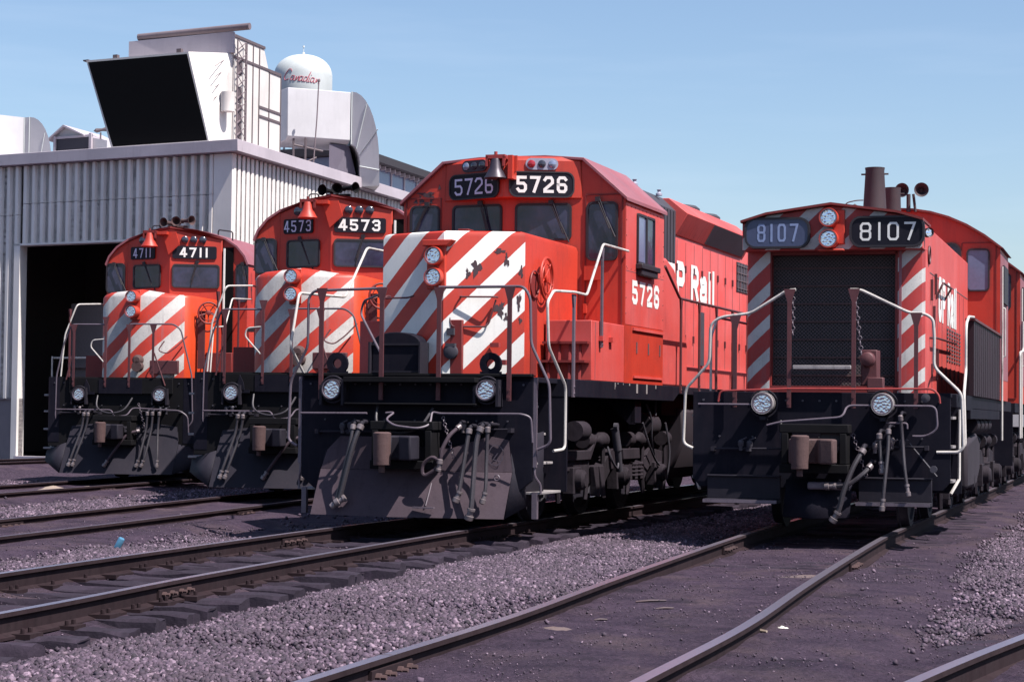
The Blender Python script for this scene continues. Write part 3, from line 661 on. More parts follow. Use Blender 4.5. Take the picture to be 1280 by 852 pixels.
    roof = [(-1.56, 4.03), (-1.56, 4.08), (-0.97, 4.60), (-0.45, 4.645), (0.45, 4.645), (0.97, 4.60), (1.56, 4.08), (1.56, 4.03), (0.95, 4.565), (0.45, 4.604), (-0.45, 4.604), (-0.95, 4.565)]
    rf.prism(roof, 'y', yc - 0.06, yr + 0.04); rf.build('cab_roof', M_redroof, L, bevel=0.006)
    # windscreen wall, shallow V
    wv = MB(); wv.loft([[(-0.95, yc, D), (0, yc - 0.16, D), (0.95, yc, D), (0.95, yc + .05, D), (-.95, yc + .05, D)], [(-0.95, yc, 4.1), (0, yc - 0.16, 4.1), (0.95, yc, 4.1), (0.95, yc + .05, 4.1), (-.95, yc + .05, 4.1)]]); wv.build('windscreen_wall', M_red, L)
    # number board housing, stronger V
    yh = 0.30
    def hr(z, k=1.0): return [(-0.94 * k, yc - 0.02, z), (0, yc - 0.08 - yh, z), (0.94 * k, yc - 0.02, z), (0.94 * k, yc + .1, z), (-.94 * k, yc + .1, z)]
    hs = MB(); hs.loft([hr(4.075), hr(4.555, 0.985), [(x, y + 0.05 if y < yc else y, 4.615) for x, y, z in hr(4.6, 0.96)]]); ho = hs.build('number_board_housing', M_red, L, bevel=0.01)
    for sx in (-1, 1):
        pl = Plane((0, yc - 0.08 - yh, 0), (0.94, 0.06 + yh, 0)) if sx > 0 else Plane((-0.94, yc - 0.02, 0), (0.94, -(0.06 + yh), 0))
        Lh = math.hypot(0.94, 0.06 + yh); cx = 0.485 * Lh if sx > 0 else 0.515 * Lh
        pl.n = -pl.n if pl.n.y > 0 else pl.n
        nb = MB(); slab(nb, pl, rrect(cx, 4.245, 0.82 * Lh / .94 * .94, 0.315, 0.10, 6), 0.002, 0.022); nbo = nb.build('number_board', M_board, ho)
        lettering(nbo, pl, '5726', cx - 0.325, 4.137, 0.215, 0.135, 0.038, 0.038 if sx > 0 else 0.028, M_num if sx > 0 else M_numshade, 0.025)
        q = MB(); ringslab(q, pl, rrect(cx, 4.245, 0.84 * Lh, 0.335, 0.11, 6), rrect(cx, 4.245, 0.80 * Lh, 0.30, 0.095, 6), 0.002, 0.03); q.build('board_rim', M_gasket, nbo)
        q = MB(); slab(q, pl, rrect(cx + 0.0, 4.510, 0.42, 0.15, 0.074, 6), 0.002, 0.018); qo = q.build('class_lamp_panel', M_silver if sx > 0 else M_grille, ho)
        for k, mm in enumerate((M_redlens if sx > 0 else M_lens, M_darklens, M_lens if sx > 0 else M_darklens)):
            q = MB(); q.lathe(pl(cx - 0.135 + 0.135 * k, 4.510, 0.018), pl.n, [(0, 0.052), (0.015, 0.048), (0.026, 0.025), (0.03, 0)], 18); q.build('class_lamp', mm, qo)
        # windscreens
        pw = Plane((0, yc - 0.162, 0), (0.95, 0.16, 0)) if sx > 0 else Plane((-0.95, yc - 0.002, 0), (0.95, -0.16, 0))
        if pw.n.y > 0: pw.n = -pw.n
        Lw = math.hypot(.95, .16)
        window(L, pw, 0.47 * Lw + (0 if sx > 0 else .05), 3.775, 0.74, 0.48, 0.07, 0.028, name='windscreen')
        # front door sections
        pd = Plane((0, yc - 0.001, 0), (1, 0, 0)); pd.n = Vector((0, -1, 0))
        cx = sx * 1.235
        dm = MB(); ringslab(dm, pd, [(cx - .255, 2.40), (cx + .255, 2.40), (cx + .255, 3.98 if sx > 0 else 4.27), (cx + .10 * sx, 4.13), (cx - .255, 4.40 if sx > 0 else 3.98)] if False else [(cx - .25, 2.2), (cx + .25, 2.2), (cx + .25, 4.13), (cx - .25, 4.13)],
                            [(cx - .235, 2.215), (cx + .235, 2.215), (cx + .235, 4.115), (cx - .235, 4.115)], 0, 0.012); dm.build('cab_door', M_darkred, L)
        window(L, pd, cx - (0.02 * sx), 3.65, 0.42, 0.76, 0.08, 0.028, name='door_window')
    pz = Plane((0, yc - .002, 0), (1, 0, 0)); pz.n = Vector((0, -1, 0))
    for i_, (sx_, sz_, sw_, sh_) in enumerate(((-1.20, 4.18, .20, .06), (-1.13, 4.12, .06, .12), (-1.28, 4.10, .06, .10), (-1.02, 4.26, .03, .06), (-1.35, 4.08, .05, .05))): scar(L, pz, sx_, sz_, sw_, sh_, 50 + i_)
    wiper(L, (0.56, yc - 0.14, 4.02), (0.72, yc - 0.10, 3.62)); wiper(L, (-0.40, yc - 0.16, 4.03), (-0.30, yc - 0.17, 3.66))
    wiper(L, (1.16, yc - 0.05, 4.06), (1.32, yc - 0.05, 3.68)); wiper(L, (-1.18, yc - 0.05, 4.04), (-1.36, yc - 0.05, 3.66))
    bell(L, (-0.07, yc - 0.50, 4.56), 0.25, 0.150)
    cp = MB(); cp.box(0.10, 0.16, yc - 0.52, yc - .3, 4.30, 4.60); cp.prism([(0.10, 4.6), (0.20, 4.6), (0.18, 4.40), (0.13, 4.34)], 'y', yc - 0.45, yc - 0.41); cp.build('bell_bracket', M_red, L)
    hg = MB()
    for z in (2.30, 2.6): hg.box(0.98, 1.02, yc - 0.05, yc, z, z + 0.12)
    hg.box(1.00, 1.22, yc - 0.09, yc - 0.02, 3.02, 3.20); hg.build('door_hinge', M_red, L)
    # side window with sliding panes, visor rail and arm rest
    ps = Plane((1.524, 0, 0), (0, 1, 0)); ps.n = Vector((1, 0, 0))
    window(L, ps, 4.17, 3.60, 0.44, 0.66, 0.03, 0.03, name='side_window', glass=M_pane); window(L, ps, 4.61, 3.60, 0.42, 0.66, 0.03, 0.03, name='side_window', glass=M_glass)
    ar = MB(); ar.box(1.524, 1.62, 3.92, 4.86, 3.20, 3.27); ar.box(1.524, 1.60, 3.98, 4.8, 3.12, 3.20); ar.build('arm_rest', M_gasket, L, bevel=.01)
    rv = MB(); rivets(rv, [(1.524, 3.5 + k * 0.19, 3.985) for k in range(10)]); rivets(rv, [(1.524, 3.5 + k * 0.19, 3.18) for k in range(10) if not 2 < k < 8]); rivets(rv, [(1.524, 3.46, 2.6 + .2 * k) for k in range(7)]); rivets(rv, [(1.524, 5.36, 2.6 + .2 * k) for k in range(7)])
    rv.build('rivet', M_darkred, L)
    sm_ = MB(); sm_.box(1.5235, 1.526, 3.45, 5.39, 3.145, 3.151); sm_.build('skin_seam', M_seam, L)
    lettering(L, ps, '5726', 3.76, 2.735, 0.31, 0.27, 0.10, 0.072, M_num, 0.003)
    # lower lockers below the cab with the corner steps in front
    lk = MB(); lk.box(0.93, 1.515, 1.95, 5.42, D, 2.44); lk.box(-1.515, -0.93, 1.95, 5.42, D, 2.44); lk.build('battery_locker', M_redside, L, bevel=0.008)
    st = MB()
    for z, y in ((1.95, 1.70), (2.18, 1.82)): st.box(0.93, 1.50, y, 1.945, z - 0.03, z)
    for k in range(4): st.tube([(1.05 + .13 * k, 1.70, D), (1.0 + .13 * k, 1.90, 2.15)], 0.018, 5)
    st.build('cab_step', M_darkred, L)
    lt = MB(); lt.box(1.515, 1.545, 3.80, 5.40, 2.395, 2.43); lt.box(1.515, 1.54, 3.85, 5.35, 1.78, 1.81)
    for y in (2.25, 2.70): lt.box(1.515, 1.57, y, y + .12, 2.20, 2.26)
    lt.build('locker_trim', M_redside, L)
    ls = MB(); ls.box(1.5155, 1.518, 3.79, 3.80, 1.73, 2.42); ls.box(1.5155, 1.518, 2.10, 2.11, 1.73, 2.42)
    for y in (4.0, 4.6, 5.2): ls.box(1.516, 1.53, y, y + .03, 2.1, 2.25)
    ls.build('locker_seam', M_seam, L)
    # ---- blower bulge and central duct behind the cab
    bl = MB(); bl.prism([(5.45, D), (8.3, D), (8.3, 2.35), (7.9, 3.0), (7.5, 3.45), (7.0, 3.58), (5.45, 3.58)], 'x', 0.90, 1.16); bl.prism([(5.45, D), (8.3, D), (8.3, 2.35), (7.9, 3.0), (7.5, 3.45), (7.0, 3.58), (5.45, 3.58)], 'x', -1.16, -0.90)
    bl.build('blower_duct', M_redside, L, bevel=0.05)
    dk = MB(); dk.prism([(-0.93, 3.60), (-0.93, 4.40), (-0.72, 4.60), (0.72, 4.60), (0.93, 4.40), (0.93, 3.60)], 'y', 5.45, 8.42)
    for k in range(15): dk.box(0.925, 0.945, 5.6 + k * .19, 5.66 + k * .19, 3.62, 4.38)
    dk.build('air_filter_housing', M_grille, L)
    dl = MB()
    for y in (6.5, 7.9): dl.lathe((0.80, y, 4.58), (0, 0, 1), [(0, .05), (.03, .05), (.06, .02), (.09, .035), (.10, 0)], 12)
    dl.build('lifting_eye', M_silver, L)
    # ---- long hood
    h = MB(); h.prism([(-0.92, D), (-0.92, 4.30), (-0.80, 4.52), (0.80, 4.52), (0.92, 4.30), (0.92, D)], 'y', 8.40, 19.6); h.box(-0.92, 0.92, 5.41, 8.41, D, 3.60)
    h.build('long_hood', M_redside, L, bevel=0.01)
    bs = MB(); bs.prism([(8.42, D), (19.6, D), (19.6, 2.06), (8.42, 2.06)], 'x', -0.96, 0.96); bs.build('hood_base_ledge', M_redside, L, bevel=.01)
    door_lines(L, 0.921, [8.55 + 0.56 * k for k in range(18)], 2.08, 3.98)
    # dynamic brake blister
    d = MB(); db = [(-0.86, 4.04), (-1.12, 4.36), (-0.80, 4.60), (0.80, 4.60), (1.12, 4.36), (0.94, 4.04)]
    d.prism([(-0.94, 4.04), (-1.12, 4.36), (-0.82, 4.60), (0.82, 4.60), (1.12, 4.36), (0.94, 4.04)], 'y', 8.42, 13.2); d.build('brake_grid_blister', M_redside, L, bevel=.006)
    g = MB(); nx, nz_ = 0.32, -0.18
    for sx in (-1, 1):
        a0 = Vector((sx * 0.947, 10.25, 4.05)); a1 = Vector((sx * 1.116, 10.25, 4.35)); off = Vector((sx * 0.012, 0, -0.006))
        g.loft([[a0, a0 + off, a1 + off, a1], [p + Vector((0, 2.75, 0)) for p in (a0, a0 + off, a1 + off, a1)]])
    g.build('brake_grid_louvre', M_grille, L)
    q = MB()
    for k in range(6): a0 = Vector((0.952, 8.6 + .28 * k, 4.07)); q.tube([a0, a0 + Vector((0.155, 0, 0.28))], 0.006, 4)
    q.build('blister_rib', M_rpost, L)
    for k, y in enumerate((10.9, 12.4)):
        fn = MB(); fn.lathe((0.15, y, 4.59), (0, 0, 1), [(0, .55), (.10, .55), (.14, .50), (.14, 0)], 28); fn.build('roof_fan', M_grille, L)
    rg = MB(); rg.box(0.921, 0.935, 12.75, 15.9, 3.45, 3.95); rgo = rg.build('radiator_grille', M_grille, L)
    rb = MB()
    for k in range(14): rb.box(0.936, 0.948, 12.8 + .22 * k, 12.83 + .22 * k, 3.45, 3.95)
    for k in range(4): rb.box(0.936, 0.95, 12.75, 15.9, 3.5 + .13 * k, 3.515 + .13 * k)
    rb.build('grille_bar', M_seam, rgo)
    pr = Plane((0.925, 0, 0), (0, 1, 0)); pr.n = Vector((1, 0, 0))
    lettering(L, pr, 'CP Rail', 7.92, 3.08, 0.58, 0.50, 0.10, 0.135, M_num, 0.004, name='painted_lettering')
    gt = MB(); gt.box(0.925, 0.945, 10.0, 10.3, 2.1, 2.95); gt.build('sight_gauge', M_grille, L)
    # ---- handrails, front
    pipe_part(L, 'front_handrail', [[(0.28, -0.03, 2.725), (1.30, -0.03, 2.725), (1.375, -0.03, 2.60), (1.39, -0.03, 2.08), (1.60, 0.0, 1.63), (1.62, 0.0, 0.96), (1.47, 0.0, 0.90)]], 0.0165, M_grey)
    pipe_part(L, 'front_handrail', [[(-0.36, -0.03, 2.72), (-1.26, -0.03, 2.70), (-1.335, -0.03, 2.62), (-1.335, -0.03, 2.05), (-1.56, 0.0, 1.65), (-1.58, 0.0, 0.96), (-1.47, 0.0, 0.90)]], 0.0165, M_grey)
    for x in (0.30, 1.145, -0.40, -1.15): post(L, x, -0.065, 1.44, 2.735, w=0.05)
    # hook-shaped step grab on the left walkway
    pipe_part(L, 'walkway_chain', [[(-0.40, -0.06, 2.66), (-0.80, 0.35, 2.60), (-0.86, .4, 2.45), (-0.42, 0.0, 1.95)]], 0.014, M_grey)
    # side handrail
    pipe_part(L, 'side_handrail', [[(1.53, 0.40, 0.88), (1.60, 0.62, 0.90), (1.60, 0.62, 1.62), (1.58, 0.02, 2.05), (1.58, -0.04, 2.55), (1.57, 0.22, 2.69), (1.56, 1.06, 2.725), (1.56, 1.58, 2.72), (1.56, 2.26, 3.385), (1.56, 3.42, 3.39)]], 0.0165, M_white)
    pipe_part(L, 'side_handrail', [[(-1.56, 0.40, 0.88), (-1.60, 0.62, 0.90), (-1.60, 0.62, 1.62), (-1.58, 0.02, 2.05), (-1.57, 0.22, 2.69), (-1.56, 1.58, 2.72), (-1.56, 2.26, 3.385), (-1.56, 3.42, 3.39)]], 0.0165, M_white)
    post(L, 1.54, 1.12, 1.50, 2.71, axis='x', w=.06, mat=M_grey); post(L, 1.54, 2.30, 2.12, 3.37, axis='x', w=.06, mat=M_grey)
    pipe_part(L, 'side_handrail', [[(1.53, 5.45, 3.34), (1.53, 6.30, 2.95), (1.53, 15.5, 2.95)], [(-1.53, 5.45, 3.34), (-1.53, 6.30, 2.95), (-1.53, 19.5, 2.95)]], 0.020, M_rpost)
    for k in range(8): post(L, 1.53, 6.38 + 1.12 * k, 1.62, 2.96, axis='x', w=.06)
    # ---- running gear
    truck(L, 2.0, [0, 1.95, 3.9], x=1.22, r=0.51)
    truck(L, 13.2, [0, 1.95, 3.9], x=1.22, r=0.51)
    t = MB(); prof = [(-1.40, 1.40), (-1.42, 0.95), (-1.25, 0.55), (-0.9, 0.36), (0.9, 0.36), (1.25, 0.55), (1.42, 0.95), (1.40, 1.40), (1.2, 1.45), (-1.2, 1.45)]
    t.prism(prof, 'y', 7.1, 12.4); t.build('fuel_tank', M_tank, L, bevel=0.05)
    t = MB(); t.lathe((1.42, 1.55, 1.10), (0, 1, 0), [(0, 0), (0, .12), (.36, .12), (.40, .09), (.40, 0)], 18); t.build('brake_cylinder', M_truck, L)
    t = MB(); t.tube([(1.38, 3.50, 1.12), (1.40, 3.58, 0.85)], 0.055, 12); t.tube([(1.40, 3.58, 0.86), (1.40, 3.68, 0.58)], 0.045, 12); t.lathe((1.38, 3.48, 1.15), (1, 0, 0), [(0, .05), (.05, .05)], 10); t.build('shock_absorber', M_grille, L)
    t = MB(); t.lathe((1.25, 5.2, 1.17), (0, 1, 0), [(0, 0), (0, .17), (.55, .17), (.65, .10), (.65, 0)], 18); t.build('air_reservoir', M_truck, L)
    t = MB(); t.prism([(1.05, 1.49), (1.45, 1.49), (1.45, 1.18), (1.38, 1.18)], 'y', 4.2, 4.26); t.box(1.40, 1.46, 4.2, 4.5, 1.20, 1.495); t.build('jacking_bracket', M_frame, L)
    t = MB()
    for pth in ([(1.4, 5.0, 1.45), (1.42, 5.2, 1.25), (1.4, 5.3, 1.0), (1.36, 5.6, .75)], [(1.38, 4.9, 1.2), (1.42, 5.1, .9), (1.4, 5.5, .7), (1.38, 5.8, .62)], [(1.36, 6.2, 1.2), (1.4, 6.3, .8), (1.36, 6.3, .4)], [(1.4, 3.1, .9), (1.45, 3.15, .72), (1.42, 3.5, .62), (1.4, 3.62, .7)], [(1.4, 5.5, 1.5), (1.4, 5.5, 1.3)]):
        t.tube(sm(pth, 4), 0.015, 6)
    t.build('air_line', M_grille, L)
    t = MB()
    for y in (2.75, 3.0, 5.9): t.loft([[(1.30, y - .1, .66), (1.36, y - .1, .66), (1.36, y + .1, .66), (1.30, y + .1, .66)], [(1.30, y - .06, .3), (1.40, y - .06, .28), (1.40, y + .05, .28), (1.30, y + .05, .3)]])
    t.box(1.24, 1.34, 4.1, 4.9, .72, .86); t.prism([(1.2, .86), (2.6, .86), (2.9, 1.05), (2.95, 1.05), (2.6, .74), (1.2, .74)], 'x', 1.26, 1.33); t.build('spring_plank', M_truck, L, bevel=.01)
build_5726(L1)

def pilot_clutter(L, zt, w, y=-0.004, seed=1):
    """bolt heads, brackets, valves, pipes and a chain on a locomotive's end sheet"""
    R = random.Random(seed); b = MB()
    for k in range(15):
        x = -w + .08 + (2 * w - .16) * k / 14
        b.lathe((x, y, zt - .07), (0, -1, 0), [(0, .014), (.012, .014), (.013, 0)], 6)
        if k % 2: b.lathe((x, y, zt - .48), (0, -1, 0), [(0, .012), (.012, .012), (.013, 0)], 6)
    b.build('bolt_head', M_grille, L, whole=True)
    p = MB()
    for z, x0, x1 in ((zt - .62, -w * .85, -w * .28), (zt - .58, w * .30, w * .85)):
        p.tube([(x0, -.09, z), (x1, -.09, z + .01)], .014, 6)
        for q in (x0, (x0 + x1) / 2, x1): p.box(q - .02, q + .02, -.12, 0, z - .025, z + .025)
    p.build('train_line_pipe', M_plowd, L, whole=True)
    for x in (-w * .62, -w * .55, w * .45, w * .58, w * .66):
        v = MB(); v.lathe((x, -.10, zt - .50 + R.uniform(-.03, .03)), (0, 0, -1), [(0, .02), (.02, .035), (.06, .035), (.08, .022), (.12, .022)], 10); v.tube([(x, -.11, zt - .52), (x + .07, -.13, zt - .49)], .009, 5); v.build('angle_cock', M_fit if R.random() < .4 else M_grille, L)
    c = MB(); x = .40
    for k in range(13): c.torus((x + .012 * k, -.16 - .004 * k, zt - .45 - .036 * k), (1, 0, 0) if k % 2 else (0, 1, 0), .018, .005, 10, 5)
    c.build('lever_chain', M_grey, L, whole=True)
    s = MB(); P = sm([(-.42, -.10, zt - .30), (-.36, -.26, zt - .52), (-.10, -.34, zt - .62), (.16, -.30, zt - .56), (.26, -.12, zt - .34)], 6); s.tube(P, .016, 8); s.build('jumper_cable', M_rubber, L)
pilot_clutter(L1, 1.69, 1.38, seed=3)
# ================================================================== the two rounder locomotives 4573 and 4711
def build_mlw(L, number, seed, stripe_ph, loop=True):
    R = random.Random(seed); D = 1.90
    f = MB(); f.box(-1.50, 1.50, 0.9, 19.5, 1.62, D); f.box(-0.9, 0.9, 0.1, 19.4, 1.05, 1.62); f.box(-1.42, 1.42, 0.02, 0.9, D - 0.07, D)
    f.build('underframe', M_frame, L, bevel=.008)
    e = MB(); e.box(-1.42, 1.42, 0.0, 0.05, 0.62, D); e.box(-1.0, 1.0, -0.05, 0.0, 1.60, D - .02); e.build('end_sheet', M_black, L, bevel=.006)
    e = MB(); e.box(-0.42, 0.42, -0.06, -0.051, 1.60, D - 0.04); e.prism([(-0.72, 1.60), (-0.58, 1.60), (-0.60, 1.74), (-0.66, 1.86), (-0.70, 1.72)], 'y', -0.08, -0.055); e.box(-0.75, -0.5, -.08, -.055, 1.58, 1.63)
    e.build('drop_step_plate', M_frame, L)
    for sx in (-1, 1):
        s = MB(); x0, x1 = sorted((sx * 1.0, sx * 1.50)); s.box(x0, x1, 0.86, 0.89, 0.5, 1.62); xx = sorted((sx * 1.20, sx * 1.42)); s.box(xx[0], xx[1], -0.004, 0.0, 0.7, D); s.build('step_well_plate', M_frame, L)
        t = MB()
        for z in (0.60, 0.95, 1.28, 1.58): t.box(min(sx * 1.15, sx * 1.56), max(sx * 1.15, sx * 1.56), 0.12, 0.84, z - .035, z)
        t.build('step_tread', M_tread, L, bevel=.006)
    # plow with side wings
    p = MB(); xs = (-1.0, -0.4, 0.1, 0.7, 1.15)
    bot = [(x, -0.42 - .12 * (1 - abs(x) / 1.2), 0.14) for x in xs]; mid = [(x, -0.10 - .12 * (1 - abs(x) / 1.2), 0.68) for x in xs]; top = [(x * .95, 0.0, 1.0 + .06 * (i % 2)) for i, x in enumerate(xs)]
    bk = lambda r: [(x, y + .03, z) for x, y, z in r]
    p.loft([bot, mid, top, bk(top), bk(mid), bk(bot)], closed=False); p.build('snow_plow', M_plowd, L)
    w = MB(); w.loft([[(1.15, -.42, .14), (1.15, -.10, .68)], [(1.62, .15, .34), (1.62, .20, .55)]], closed=False); w.loft([[(-1.0, -.44, .14), (-1.0, -.12, .68)], [(-1.5, .1, .34), (-1.5, .2, .55)]], closed=False)
    w.build('plow_wing', M_plowd, L, solid=.02)
    coupler(L, -0.45, 0.90)
    pipe_part(L, 'uncoupling_lever', [[(-1.2, -.2, 1.30), (-.1, -.22, 1.30), (0.0, -.35, 1.18), (.25, -.35, 1.2), (.3, -.22, 1.34), (1.2, -.2, 1.30), (1.35, -.18, 1.2), (1.36, -.15, .9)]], .012, M_grey)
    for q, x in enumerate((-0.60, -0.52)): hose(L, [(x, -0.1, 1.22), (x - .04, -.3, .95), (x - .16, -.42, .5), (x - .22, -.45, .3)], .026)
    for q, x in enumerate((0.62, 0.72, 0.85)): hose(L, [(x, -0.1, 1.24), (x - .02, -.3, .95), (x - .08 + .1 * (q == 2), -.42, .5), (x - .14 + .16 * (q == 2), -.45, .30)], .026)
    hose(L, [(0.45, -.2, .92), (0.28, -.40, .85), (0.05, -.44, .55), (-0.12, -.46, .30)], .030, mat=M_plow)
    for x in (-0.78, 0.78): ditch_light(L, x, -0.14, 1.58, lug=False)
    # nose
    mst = stripes('stripes_' + number, 0.60, 0.92, stripe_ph, 0.50, white=(0.50, 0.475, 0.46), dirt=0.85)
    y0, y1, zt, w_ = 1.10, 2.75, 3.53, 0.90
    def ring(z, ins, lift=0.0):
        pts = [(-w_ + ins, y0 + .20 + ins, z - lift), (-w_ + .06 + ins, y0 + .08 + ins, z - lift), (-w_ + .22, y0 - .03 + ins, z), (0, y0 - .20 + ins, z + lift), (w_ - .10 - ins, y0 + .02 + ins, z - lift), (w_ - ins, y0 + .16 + ins, z - lift), (w_ - ins, y1, z - lift), (-w_ + ins, y1, z - lift)]
        return pts
    n = MB(); n.loft([ring(D, 0), ring(zt - .10, 0, .0), ring(zt - .03, .03, .02), ring(zt, .10, .05)])
    for i, fc in enumerate(n.f):
        c = [sum(n.v[q][k] for q in fc) / len(fc) for k in range(3)]; zs = [n.v[q][2] for q in fc]
        if c[1] < y0 + .30 and c[0] < w_ - .08 and len(fc) == 4: n.m[i] = 1
        if c[0] > w_ - .2 and c[1] > y0 + .05 and len(fc) == 4: n.m[i] = 2
    n.build('short_hood', [M_red, mst, M_orange], L, sharp=50)
    for z in (3.43, 3.15): lamp(L, (-0.11, 0.68, z), (0, -1, 0), 0.092, 0.30, M_red, 'headlight')
    s = MB(); s.box(-0.20, 0.0, 0.89, 0.99, 3.0, 3.56); s.build('headlight_bracket', M_red, L, bevel=.01)
    b = MB(); b.box(0.12, 0.74, 0.95, 1.03, 1.98, 2.24); bo = b.build('receptacle_panel', M_rpost, L, bevel=.01)
    b = MB(); b.lathe((0.0, 0.86, 2.24), (0, -1, 0), [(0, .10), (.08, .10), (.12, .06), (.12, 0)], 18); b.lathe((0.0, 0.84, 2.12), (0, -1, 0), [(0, .11), (.1, .1), (.1, 0)], 18); b.build('jumper_receptacle', M_rust, L)
    brake_wheel(L, (1.16, 1.45, 3.16), (0.6, -1, 0), 0.20, M_darkred); 
    b = MB(); b.torus((1.10, 1.55, 3.0), (0.6, -1, 0), 0.19, .014, 24, 6); b.box(.95, 1.08, 1.45, 1.5, 2.1, 3.2); b.build('brake_chain_guard', M_rpost, L)
    # cab: arched roof
    yc, yr = 2.75, 5.2
    arc = [(1.52 * math.sin(a), 4.88 - 0.66 * (1 - math.cos(a * 1.0)) / (1 - math.cos(math.pi / 2)) ) for a in [0]]
    half = [(1.46, 4.16), (1.39, 4.33), (1.23, 4.52), (1.0, 4.67), (0.66, 4.79), (0.33, 4.86), (0, 4.885)]
    sec = [(-1.46, D)] + [(-x, z) for x, z in half] + [(x, z) for x, z in reversed(half[:-1])] + [(1.46, D)]
    c = MB(); c.prism(sec, 'y', yc + .12, yr); c.build('cab', M_red, L, sharp=25)
    rf = MB(); o_ = [(-x * 1.02, z + .03) for x, z in half] + [(x * 1.02, z + .03) for x, z in reversed(half[:-1])]; i_ = [(-x, z + .003) for x, z in half] + [(x, z + .003) for x, z in reversed(half[:-1])]
    rf.prism(o_ + list(reversed(i_)), 'y', yc + .06, yr + .04); rf.build('cab_roof', M_redroof, L, sharp=25)
    # projecting V front with windscreens and number boards
    def zr(x): 
        x = abs(x)
        for (xa, za), (xb, zb) in zip(half[:-1], half[1:]):
            if xb <= x <= xa: return zb + (za - zb) * (x - xb) / (xa - xb)
        return 4.2
    X1, X2, V = 1.02, 0.95, 0.34
    def row(z): return [(-X1, yc + .10, z(X1)), (-.5, yc - V * .5 + .08, z(.5)), (0, yc - V + .06, z(0)), (.5, yc - V * .5 + .08, z(.5)), (X2, yc + .06, z(X2)), (X2, yc + .2, z(X2)), (-X1, yc + .2, z(X1))]
    v = MB(); v.loft([row(lambda x: D), row(lambda x: zr(x) - .015)]); vo = v.build('cab_front', M_red, L, bevel=.01)
    v = MB(); r_ = row(lambda x: zr(x)); v.loft([[(x * 1.01, y - .03 if y < yc + .12 else y, z - .01) for x, y, z in r_], [(x * 1.01, y - .03 if y < yc + .12 else y, z + .025) for x, y, z in r_]]); v.build('roof_visor', M_darkred, L)
    for sx in (-1, 1):
        if sx > 0: pl = Plane((0, yc - V + .058, 0), (X2, V, 0)); Lh = math.hypot(X2, V)
        else: pl = Plane((-X1, yc + .098, 0), (X1, -V - .04, 0)); Lh = math.hypot(X1, V + .04)
        if pl.n.y > 0: pl.n = -pl.n
        if sx > 0: nbc, nbw, wc, ww = 0.47 * Lh, 0.86, 0.50 * Lh, 0.93
        else: nbc, nbw, wc, ww = 0.37 * Lh, 0.62, 0.47 * Lh, 0.70
        nb = MB(); slab(nb, pl, rrect(nbc, 4.405, nbw, 0.25, 0.04), .002, .022); nbo = nb.build('number_board', M_board, vo)
        wch = .135 if sx > 0 else .105
        tot = sum(wch * GLY[ch][1] for ch in number) + .05 * 3
        lettering(nbo, pl, number, nbc - tot / 2 - .01, 4.405 - .095, .19, wch, .05, .036 if sx > 0 else .024, M_num if sx > 0 else M_numshade, .025)
        window(L, pl, wc, 3.94, ww, 0.47, 0.07, .028, name='windscreen')
        for k in range(3):
            q = MB(); q.lathe(pl(nbc + (-.02 if sx > 0 else .1) + (k - 1) * .175 * (1 if sx > 0 else .7), 4.655, 0), pl.n, [(0, .072), (.03, .070), (.045, .05), (.05, 0)], 20); q.build('class_lamp', M_darklens, vo)
        pd = Plane((0, yc + .119, 0), (1, 0, 0)); pd.n = Vector((0, -1, 0)); cx = -1.27 if sx < 0 else 1.35
        window(L, pd, cx, 3.92 if sx < 0 else 3.82, 0.40 if sx < 0 else .26, 0.60 if sx < 0 else .76, 0.09, .025, name='door_window')
    dk = MB(); dk.box(0.96, 1.17, yc + .09, yc + .118, 2.2, 4.52); dk.build('doorway_shade_slab', M_void, L); dk = MB(); dk.box(0.985, 1.01, yc + .04, yc + .09, 3.3, 4.50); dk.build('door_edge', M_num, L)  # black slab: the shade inside the doorway is painted on
    wiper(L, (.50, yc - .13, 4.22), (.40, yc - .17, 3.86)); wiper(L, (-.62, yc - .07, 4.2), (-.42, yc - .14, 3.76)); wiper(L, (-1.30, yc + .06, 4.2), (-1.12, yc + .06, 3.78)); wiper(L, (1.36, yc + .07, 4.2), (1.40, yc + .07, 3.95), .007)
    bell(L, (-0.34, yc - .52, 4.76), .26, .165, mat=M_red, mmat=M_darkred)
    k = MB(); k.box(-0.30, -0.02, yc - .45, yc - .1, 4.74, 4.80); k.prism([(-0.16, 4.80), (0.12, 4.80), (0.20, 4.55), (-0.02, 4.35)], 'y', yc - .32, yc - .29); k.build('bell_bracket', M_red, L)
    horns(L, (-0.05, yc + .25, 5.03), 3, mat=(M_rust if number == '4711' else M_black))
    k = MB(); k.tube(rnd([(-.55, yc + .2, 4.82), (-.55, yc + .2, 4.97), (-.38, yc + .2, 4.97), (-.38, yc + .2, 4.86)], .05), .012, 6); k.tube(rnd([(.75, yc + .4, 4.76), (.75, yc + .4, 4.90), (1.05, yc + .4, 4.86), (1.05, yc + .4, 4.66)], .05), .015, 6); k.build('roof_grab', M_gasket, L)
    # side window and mirror
    ps = Plane((1.463, 0, 0), (0, 1, 0)); ps.n = Vector((1, 0, 0)); window(L, ps, 4.1, 3.8, .8, .6, .04, .03, name='side_window')
    mr = MB(); mr.tube([(1.5, 3.1, 4.1), (1.68, 3.06, 4.05)], .012, 6); mr.box(1.60, 1.78, 3.02, 3.05, 3.96, 4.06); mr.box(1.4, 1.7, 2.9, 2.96, 2.86, 2.95); mr.build('mirror', M_gasket, L)
    # corner lockers, hood
    lk = MB(); lk.box(0.95, 1.48, 1.9, 3.05, D, 2.42); lk.box(-1.48, -0.95, 1.9, 3.05, D, 2.35); lk.build('front_locker', M_darkred, L, bevel=.01)
